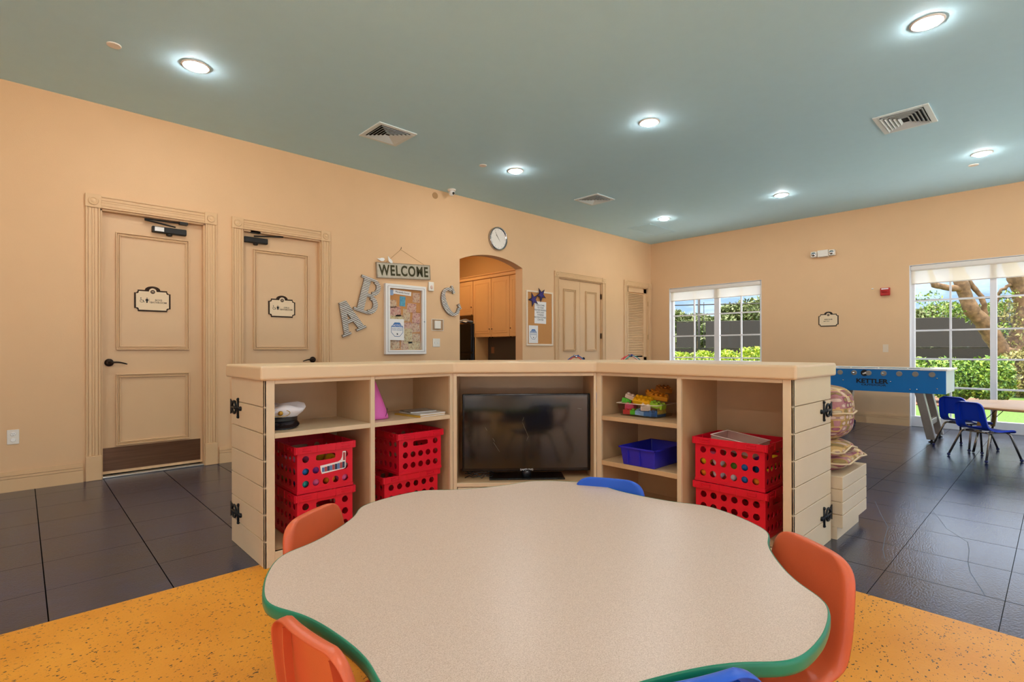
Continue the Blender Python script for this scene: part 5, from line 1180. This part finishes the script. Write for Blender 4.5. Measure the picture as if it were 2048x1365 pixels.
# engraved signs with scalloped frames
def plaque_outline(w_, h_, c, ar):
    p = [(-w_/2, -h_/2+c), (-w_/2+c*.55, -h_/2+c), (-w_/2+c, -h_/2+c*.55), (-w_/2+c, -h_/2), (w_/2-c, -h_/2), (w_/2-c, -h_/2+c*.55), (w_/2-c*.55, -h_/2+c), (w_/2, -h_/2+c),
         (w_/2, h_/2-c), (w_/2-c*.55, h_/2-c), (w_/2-c, h_/2-c*.55), (w_/2-c, h_/2)]
    if ar: p += [(ar*math.cos(a), h_/2+ar*.62*math.sin(a)) for a in [PI*i/12 for i in range(13)]]
    return p+[(-w_/2+c, h_/2), (-w_/2+c, h_/2-c*.55), (-w_/2+c*.55, h_/2-c), (-w_/2, h_/2-c)]
def plaque(label, loc, rz, frame_m, kind):
    t = thing('wall_plaque', label, 'sign', loc, rz); w_, h_ = .292, .205
    MB().prism(plaque_outline(w_, h_, .028, .062), -.009, 0, 'y').build('plaque_frame', frame_m, t, bevel=.002)
    MB().prism(plaque_outline(w_-.028, h_-.028, .022, 0), -.0105, -.009, 'y').build('plaque_face', M['signface'], t)
    MB().lathe([(0, .0035), (.030, .0035), (.030, 0)], 24, (0, -.009, h_/2-.012), 'y').build('face_bump', M['signface'], t)
    MB().lathe([(0, .0045), (.019, .0045), (.019, 0)], 24, (0, -.009, h_/2-.016), 'y').build('seal', M['inkb'], t)
    text('M', .022, M['signface'], t, (0, -.0138, h_/2-.016), ext=.0003)
    if kind == 'club':
        text('KIDS CLUB', .024, M['ink'], t, (-.0, -.0112, .012), ext=.0004, bold=.0004); text('MAX OCC.', .018, M['ink'], t, (-.025, -.0112, -.018), ext=.0004, bold=.0003)
    else:
        text(kind+'\nBATHROOM', .0225, M['inkb'], t, (.047, -.0112, -.004), ext=.0004, bold=.0003, sx=1.05)
        ic = MB(); x0 = -.088; ic.sphere((x0-.006, -.011, .024), .0042, 8, (1, .2, 1)); ic.tube([(x0-.006, -.011, .018), (x0-.004, -.011, .004), (x0+.010, -.011, .002), (x0+.018, -.011, -.014), (x0+.024, -.011, -.012)], .0022, 5)
        ic.tube([(x0+.001+.0135*math.cos(a), -.011, -.004+.0135*math.sin(a)) for a in [PI*.75+PI*1.5*k/12 for k in range(13)]], .0018, 5); ic.build('wheelchair_icon', M['ink'], t)
        pi_ = MB(); x1 = -.046; pi_.sphere((x1, -.011, .024), .0045, 8, (1, .2, 1)); pi_.prism([(x1-.010, .017), (x1+.010, .017), (x1+.012, -.002), (x1+.006, -.002 if kind == 'BOYS' else -.010), (x1+.005, -.021), (x1-.005, -.021), (x1-.006, -.002 if kind == 'BOYS' else -.010), (x1-.012, -.002)], -.0115, -.0103, 'y')
        pi_.build('person_icon', M['ink'], t); bx(-.028, -.0265, -.0113, -.0103, -.022, .020).build('divider_line', M['inkb'], t)
    return t
plaque('BOYS BATHROOM plaque with dark bronze scalloped frame on the first door', (.924, YW+.060, 1.640), 0, mat('plaque_bronze', '35251a', .25, metal=.8), 'BOYS')
plaque('GIRLS BATHROOM plaque with a shiny scalloped frame on the second door', (2.132, YW+.060, 1.635), 0, MATS['plaque_bronze'], 'GIRLS')
plaque('dark framed kids club plaque on the wall between the two windows', (XW, 2.631, 1.640), RW, mat('plaque_black', '241a14', .4, metal=.3), 'club')
# right wall
t = thing('fire_alarm', 'small red fire alarm pull station left of the tall window', 'fire alarm', (XW, 1.852, 2.045), RW)
bx(-.062, .062, -.045, 0, -.060, .060).build('housing', M['redalarm'], t, bevel=.008); bx(-.045, .045, -.047, -.045, .034, .052).build('white_strip', M['paper'], t)
MB().tube([(-.04, -.055, .0), (.04, -.055, .0)], .009, 8).build('pull_bar', M['redalarm'], t, smooth=True)
t = thing('emergency_light', 'white twin head emergency light high on the right wall', 'emergency light', (XW, 2.70, 2.745), RW)
bx(-.075, .085, -.075, 0, -.055, .055).build('battery_box', M['plastw'], t, bevel=.008)
for x in (-.130, .135):
    o = bx(x-.045, x+.045, -.085, -.005, -.050, .045).build('lamp_head', M['plastw'], t, bevel=.015)
    MB().lathe([(0, .002), (.032, .001), (.036, -.004)], 20, (x, -.085, -.002), 'y').build('lamp_glass', M['chrome'], o, smooth=True)
t = thing('light_switch', 'blank switch plate low between the plaque and the tall window', 'light switch', (XW, 1.852, 1.173), RW); bx(-.036, .036, -.006, 0, -.060, .060).build('plate', M['wallplate'] if 'wallplate' in M else mat('painted_plate', 'e6cfb4', .4), t, bevel=.002); bx(-.014, .014, -.009, -.006, -.030, .030).build('paddle', MATS['painted_plate'], t, bevel=.002)
o = MB().sphere((0, 0, 0), .016, 10, (.4, 1, .6)).build('wall_bumper', M['white'], smooth=True); o.location = (XW-.004, 2.02, 2.105); tag(o, 'tiny white dot fixed to the wall left of the red alarm', 'fitting')

# ================================================================== KITCHEN NOOK
t = thing('upper_cabinets', 'tall cream wall cabinets seen through the arch', 'cabinet', (5.95, 6.125, 0), 0)
bx(.018, .325, 0, 1.185, 1.387, 2.42).build('cabinet_box', M['nookcab'], t)
bx(.018, .325, 1.185, 2.2, 1.80, 2.42).build('cabinet_box', M['nookcab'], t)
cr_ = MB(); cr_.box(-.02, .325, -.0, 2.2, 2.42, 2.475); cr_.box(-.035, .325, -.0, 2.2, 2.475, 2.495); cr_.build('crown_moulding', M['nookcab'], t, bevel=.006)
for y0, y1, z0 in ((.0, .215, 1.387), (.225, .685, 1.387), (.692, 1.18, 1.387), (1.192, 1.66, 1.80), (1.668, 2.19, 1.80)):
    d = bx(.0, .018, y0+.003, y1-.003, z0+.004, 2.412).build('cabinet_door', M['nookcab'], t, bevel=.003)
    f = MB(); a, b_, c, e = y0+.055, y1-.055, z0+.07, 2.345
    f.box(-.005, .0, a, b_, e-.012, e); f.box(-.005, .0, a, b_, c, c+.012); f.box(-.005, .0, a, a+.012, c, e); f.box(-.005, .0, b_-.012, b_, c, e); f.box(-.004, .0, a+.03, b_-.03, c+.03, e-.03)
    f.build('door_panel', M['nookcab'], d, bevel=.002)
    ky = y1-.03 if y0 in (.225, 0.0) else y0+.03
    MB().sphere((-.015, ky, z0+.14), .010, 10).build('knob', M['bronze'], d, smooth=True)
    h_ = bx(-.006, .0, ky-.012, ky+.012, z0-.012, z0+.004).build('hinge_tab', M['bronze'], d)
tag(bx(6.262, 6.279, 6.13, 7.36, .90, 1.387).build('backsplash', M['backsplash']), 'dark backsplash panel below the wall cabinets in the nook', 'backsplash')
o = bx(6.254, 6.262, 7.085, 7.16, 1.10, 1.215).build('wall_outlet', mat('copper_plate', 'b5805a', .35)); tag(o, 'tan outlet plate on the dark backsplash', 'outlet')
t = thing('base_cabinet', 'low nook cabinet with a dark counter under the backsplash', 'cabinet', (5.68, 6.14, 0)); bx(0, .57, 0, 1.08, 0, .86).build('cabinet_box', M['nookcab'], t); bx(-.02, .58, 0, 1.1, .86, .90).build('countertop', M['blackm'], t)
bx(.27, .57, 1.102, 1.120, 0, 1.79).build('side_panel', M['nookcab'], t)
t = thing('refrigerator', 'black refrigerator at the left edge of the arch under short cabinets', 'refrigerator', (5.92, 7.275, 0)); bx(0, .35, 0, .85, .02, 1.64).build('body', M['black'], t, bevel=.01)
bx(-.035, 0, .01, .84, .03, 1.10).build('lower_door', M['black'], t, bevel=.008); bx(-.035, 0, .01, .84, 1.12, 1.635).build('upper_door', M['black'], t, bevel=.008); MB().tube([(-.06, .08, .5), (-.06, .08, 1.0)], .012, 8).build('handle', M['blackm'], t, smooth=True)
random.seed(8)
for k in range(3):
    P = [[(.11*(i/6-.5)*2, .15*(j/6-.5)*2, .014*math.sin(i*1.4+k)+.012*math.cos(j*1.7+k*2)+.02+.0) for j in range(7)] for i in range(7)]
    o = MB().grid(P).build('crumpled_paper', M['paper'], smooth=True, solid=.002); o.location = (6.0+.04*k, 7.5+.16*k, 1.655+.02*k); o.rotation_euler = (0, .05*k, .4*k); tag(o, 'crumpled pale papers lying on top of the black refrigerator', 'paper', 'papers on the refrigerator')

# ================================================================== OUTDOORS
S('ground', bx(11.9, 60, -30, 40, -.5, -.1), M['grass'])
S('path', bx(XW+.2, 10.6, YB-.2, 12, -.3, -.092), mat('gravel_path', 'c9b79c', .9, noise=.1, nscale=40)) if False else None
S('ground_bounce', MB().box(XW+.2, 11.9, -24, 14, -.5, -.1).box(-22, XW+.2, -24, YB-.2, -.5, -.1).box(-22, XB-.2, YB-.2, 14, -.5, -.1), mat('bounce_ground_pale', 'e6e4e0', .85, noise=.05, nscale=6))  # unseen pale ground added to bounce sunlight up onto the ceiling
tag(bx(14.6, 17.4, -6, 12, -.1, -.075).build('mulch_bed', M['mulch']), 'strip of brown mulch under the hedge outside the tall window', 'mulch', None, 'stuff')
def leaves(n, c, r, sz, seed, flat=0, boxy=1.0, up=0):
    random.seed(seed); mb = MB()
    for _ in range(n):
        while True:
            p = Vector((random.uniform(-1, 1), random.uniform(-1, 1), random.uniform(-1, 1)))
            q_ = (abs(p.x)**(2*boxy)+abs(p.y)**(2*boxy)+abs(p.z)**(2*boxy))
            if .25 < q_ < 1: break
        p = Vector((c[0]+p.x*r[0], c[1]+p.y*r[1], c[2]+p.z*r[2])); a = Vector((random.gauss(0, 1), random.gauss(0, 1), random.gauss(0, .6)+up)).normalized(); b = a.orthogonal().normalized(); b.rotate(Matrix.Rotation(random.uniform(0, 6.28), 3, a))
        s = sz*random.uniform(.6, 1.3); d = a.cross(b)
        mb.add([p-b*s, p+a*s*.45+d*s*.12, p+b*s, p-a*s*.45+d*s*.12], [(0, 1, 2), (0, 2, 3)])
    return mb
def shrub(y, x, w_, h_, n, seed, m, label):
    t = thing('shrub', label, 'shrub', (x, y, -.1), 0, 'hedge shrubs outside')
    st = MB(); random.seed(seed+50)
    for k in range(6): a = random.uniform(0, 6.28); st.tube([(.04*math.cos(a), .04*math.sin(a), 0), (w_*.3*math.cos(a), w_*.3*math.sin(a), h_*.6)], [.02, .008], 6)
    st.build('stem', M['bark'], t)
    leaves(n, (0, 0, h_*.56), (.5, w_, h_*.46), .050, seed, 0, 1.5, .6).build('foliage', m, t)
    leaves(int(n*.05), (0, 0, h_*1.0), (.35, w_*.9, .10), .060, seed+3, 0, 1, .6).build('sprig', m, t)
for k, (y, w_, h_, m_, lb_) in enumerate(((8.55, .42, 1.10, 'hedge', 'sunlit yellow green shrub at the left end of the small window'), (7.75, .42, 1.12, 'hedge', 'yellow green shrub left of the middle bar of the small window'), (7.0, .42, 1.15, 'hedge', 'yellow green shrub right of the middle bar of the small window'),
                                      (6.2, .42, 1.24, 'hedge', 'taller yellow green shrub at the right end of the small window'), (2.55, .45, 1.00, 'hedge2', 'leafy green shrub at the left edge of the tall window'), (1.75, .45, .96, 'hedge2', 'leafy green shrub in the middle of the tall window view'), (1.05, .40, 1.0, 'hedge2', 'leafy green shrub beside the vine covered trunk'))):
    shrub(y, 15.6, w_, h_, 2600, 30+k, M[m_], lb_)
t = thing('vine_clump', 'brownish vine clump at the foot of the leaning tree by the right edge', 'plant', (18.9, .55, -.1)); leaves(3200, (0, 0, .62), (.5, .75, .62), .055, 77, 0, 1.3).build('foliage', M['ivy'], t); MB().tube([(0, 0, 0), (.1, .1, .9)], [.05, .02], 6).build('stem', M['bark'], t)
# leaning tree seen through the tall window
t = thing('leaning_tree', 'leaning tree with rough forked limbs right outside the tall window', 'tree', (19.50, .82, -.1)); o_ = Vector((19.50, .82, -.1))
def limb(nm, pts, r, sub=2):
    pts = [Vector(p)-o_ for p in pts]; P2 = []; R2 = []
    for i in range(len(pts)-1):
        for k in range(4): f = k/4; P2.append(pts[i].lerp(pts[i+1], f)+Vector((random.uniform(-.02, .02),)*3)); R2.append((r[i]*(1-f)+r[i+1]*f)*random.uniform(.92, 1.1))
    P2.append(pts[-1]); R2.append(r[-1]); return MB().tube(P2, R2, 14).build(nm, M['bark'], t, smooth=True)
random.seed(4)
limb('trunk', [(19.52, .80, -.12), (19.45, .86, .35), (19.32, .98, .85), (19.36, .95, 1.2)], [.36, .32, .30, .26])
limb('branch', [(19.30, 1.0, .88), (19.04, 1.26, 1.51), (18.86, 1.42, 1.88), (18.63, 1.65, 2.2), (18.51, 1.76, 2.61), (18.40, 1.86, 3.03), (18.33, 1.93, 3.6), (18.2, 2.05, 4.3)], [.22, .20, .19, .175, .155, .15, .13, .10])
limb('branch', [(19.45, .86, .95), (19.60, .72, 1.67), (19.66, .66, 2.21), (19.59, .74, 2.69), (19.48, .84, 3.09), (19.36, .95, 3.5), (19.2, 1.1, 4.2)], [.24, .22, .20, .18, .17, .15, .12])
limb('branch', [(18.40, 1.86, 2.80), (18.11, 2.14, 2.82), (17.90, 2.34, 2.88), (17.86, 2.37, 3.1), (17.8, 2.45, 3.4)], [.09, .08, .075, .06, .04])
limb('branch', [(18.93, 1.36, 1.9), (18.88, 1.40, 2.28), (18.82, 1.46, 2.58), (18.68, 1.60, 2.82), (18.54, 1.73, 3.1), (18.3, 1.95, 3.5)], [.07, .065, .06, .06, .05, .03])
limb('branch', [(19.60, .72, 2.80), (19.38, .93, 2.88), (19.17, 1.13, 2.70), (19.12, 1.18, 2.3)], [.05, .045, .04, .03])
MB().lathe([(.05, .0), (.09, -.02), (.11, .03), (.13, .06)], 14, (0, 0, 0), 'x').build('knot', mat('knot', '5f4228', .9), t, smooth=True).location = (-.42, .30, 1.06)
lf = MB()
for k, (p, n_, r_) in enumerate((((17.9, 2.5, 2.55), 60, .35), ((17.95, 2.3, 2.35), 40, .3), ((18.3, 2.1, 2.3), 50, .3), ((18.7, 1.9, 2.15), 60, .3), ((18.95, 1.55, 2.0), 90, .3), ((19.2, 1.2, 2.3), 70, .28), ((19.3, 1.0, 2.6), 60, .3), ((18.2, 2.35, 2.2), 50, .3), ((19.2, 1.1, 1.7), 80, .3))):
    q_ = leaves(n_, tuple(Vector(p)-o_), (r_, r_, r_*.6), .055, 200+k); lf.add(q_.v, q_.f)
lf.build('foliage', M['hedge2'], t)
leaves(900, (-.05, .1, 1.5), (.32, .35, 1.1), .05, 250).build('climbing_vine', M['ivy'], t)
# tennis court fence with dark windscreens
fa = math.radians(-57.767); t = thing('court_fence', 'tall chain link court fence with dark windscreen panels beyond the hedge', 'fence', (24.74, 13.76, -.1), fa)
def wsp(x0, x1, z0, z1): return bx(x0, x1, -.01, .01, z0, z1)
wsp(.05, 1.06, 1.36, 2.67).build('windscreen', M['screen'], t); wsp(1.47, 18, 1.36, 2.69).build('windscreen', M['screen'], t)
wsp(-2, 18, .0, 1.30).build('lower_screen', mat('lower_screen', '2b2521', .9, noise=.2, nscale=50), t)
for x, r_, h_ in ((1.16, .060, 3.85), (1.40, .018, 3.7), (-1.6, .04, 3.6), (6.2, .05, 3.6), (10.3, .05, 3.6), (14.37, .07, 3.58)): MB().tube([(x, .05, 0), (x, .05, h_)], r_, 8).build('fence_post', M['pole'], t, smooth=True)
for z, r_ in ((3.57, .028), (1.33, .022), (2.70, .02)): MB().tube([(-2, .04, z), (18, .04, z)], r_, 6).build('fence_rail', M['pole'], t, smooth=True)
# trees beyond the court
def bgtree(x, y, h_, r, n, seed, label, sz=.16, m='tree'):
    t = thing('tree', label, 'tree', (x, y, -.1), 0, 'trees beyond the court fence')
    MB().tube([(0, 0, 0), (.1, 0, h_*.4), (.0, .1, h_*.8)], [.22, .16, .08], 8).build('trunk', M['bark'], t, smooth=True)
    leaves(n, (0, 0, h_-r*.75), (r, r, r*.75), sz, seed, 0, 1.2).build('crown', M[m], t)
for k, (x, y, h_, r, lb_) in enumerate(((31.1, 17.5, 3.85, 1.0, 'feathery tree top at the far left of the small window'), (32.0, 16.3, 3.6, 1.0, 'thin tree top left of the fence post'), (33.0, 15.1, 3.45, 1.1, 'tree top just right of the fence post'),
        (34.2, 14.9, 4.3, 1.0, 'tree behind the right half of the small window'), (34.9, 13.9, 4.6, 1.5, 'broad tree top in the right half of the small window'), (35.6, 12.6, 4.9, 1.7, 'tallest tree top at the right edge of the small window'),
        (40.2, 6.3, 3.7, 1.3, 'low tree top at the left of the tall window'), (41.3, 4.9, 4.1, 1.5, 'rounded tree top in the middle of the tall window'), (42.6, 3.6, 4.0, 1.5, 'tree top behind the leaning limb'), (44, 2.2, 4.2, 1.6, 'tree top behind the right pane of the tall window'))):
    bgtree(x, y, h_, r, 1500, 300+k, lb_)

# low tree line closing the view far behind the court
tl = MB()
for k in range(9):
    q_ = leaves(900, (48, 31-4.6*k, 1.1), (1.2, 2.9, 1.8), .45, 500+k, 0, 1.4); tl.add(q_.v, q_.f)
tag(tl.build('treeline', M['tree']), 'low green tree line far behind the court fence', 'tree line', None, 'stuff')

# two winding scuff lines worn into the tiles
for pts in ([(4.729, .973), (4.374, .865), (4.1, .773), (3.868, .745), (3.619, .707), (3.471, .669)], [(4.772, .641), (4.533, .564), (4.336, .507), (4.223, .441), (4.124, .385), (3.976, .364), (3.739, .347), (3.579, .324), (3.43, .283), (3.289, .245)]):
    mb = MB(); P = [Vector((x, y, .0004)) for x, y in pts]; A_, B_ = [], []
    for i, p in enumerate(P):
        d = (P[min(i+1, len(P)-1)]-P[max(i-1, 0)]).normalized(); n_ = Vector((-d.y, d.x, 0))*.0018; A_.append(p+n_); B_.append(p-n_)
    S('floor_crack', mb.grid([A_, B_]), mat('crack_filler', '4f5a6a', .5))
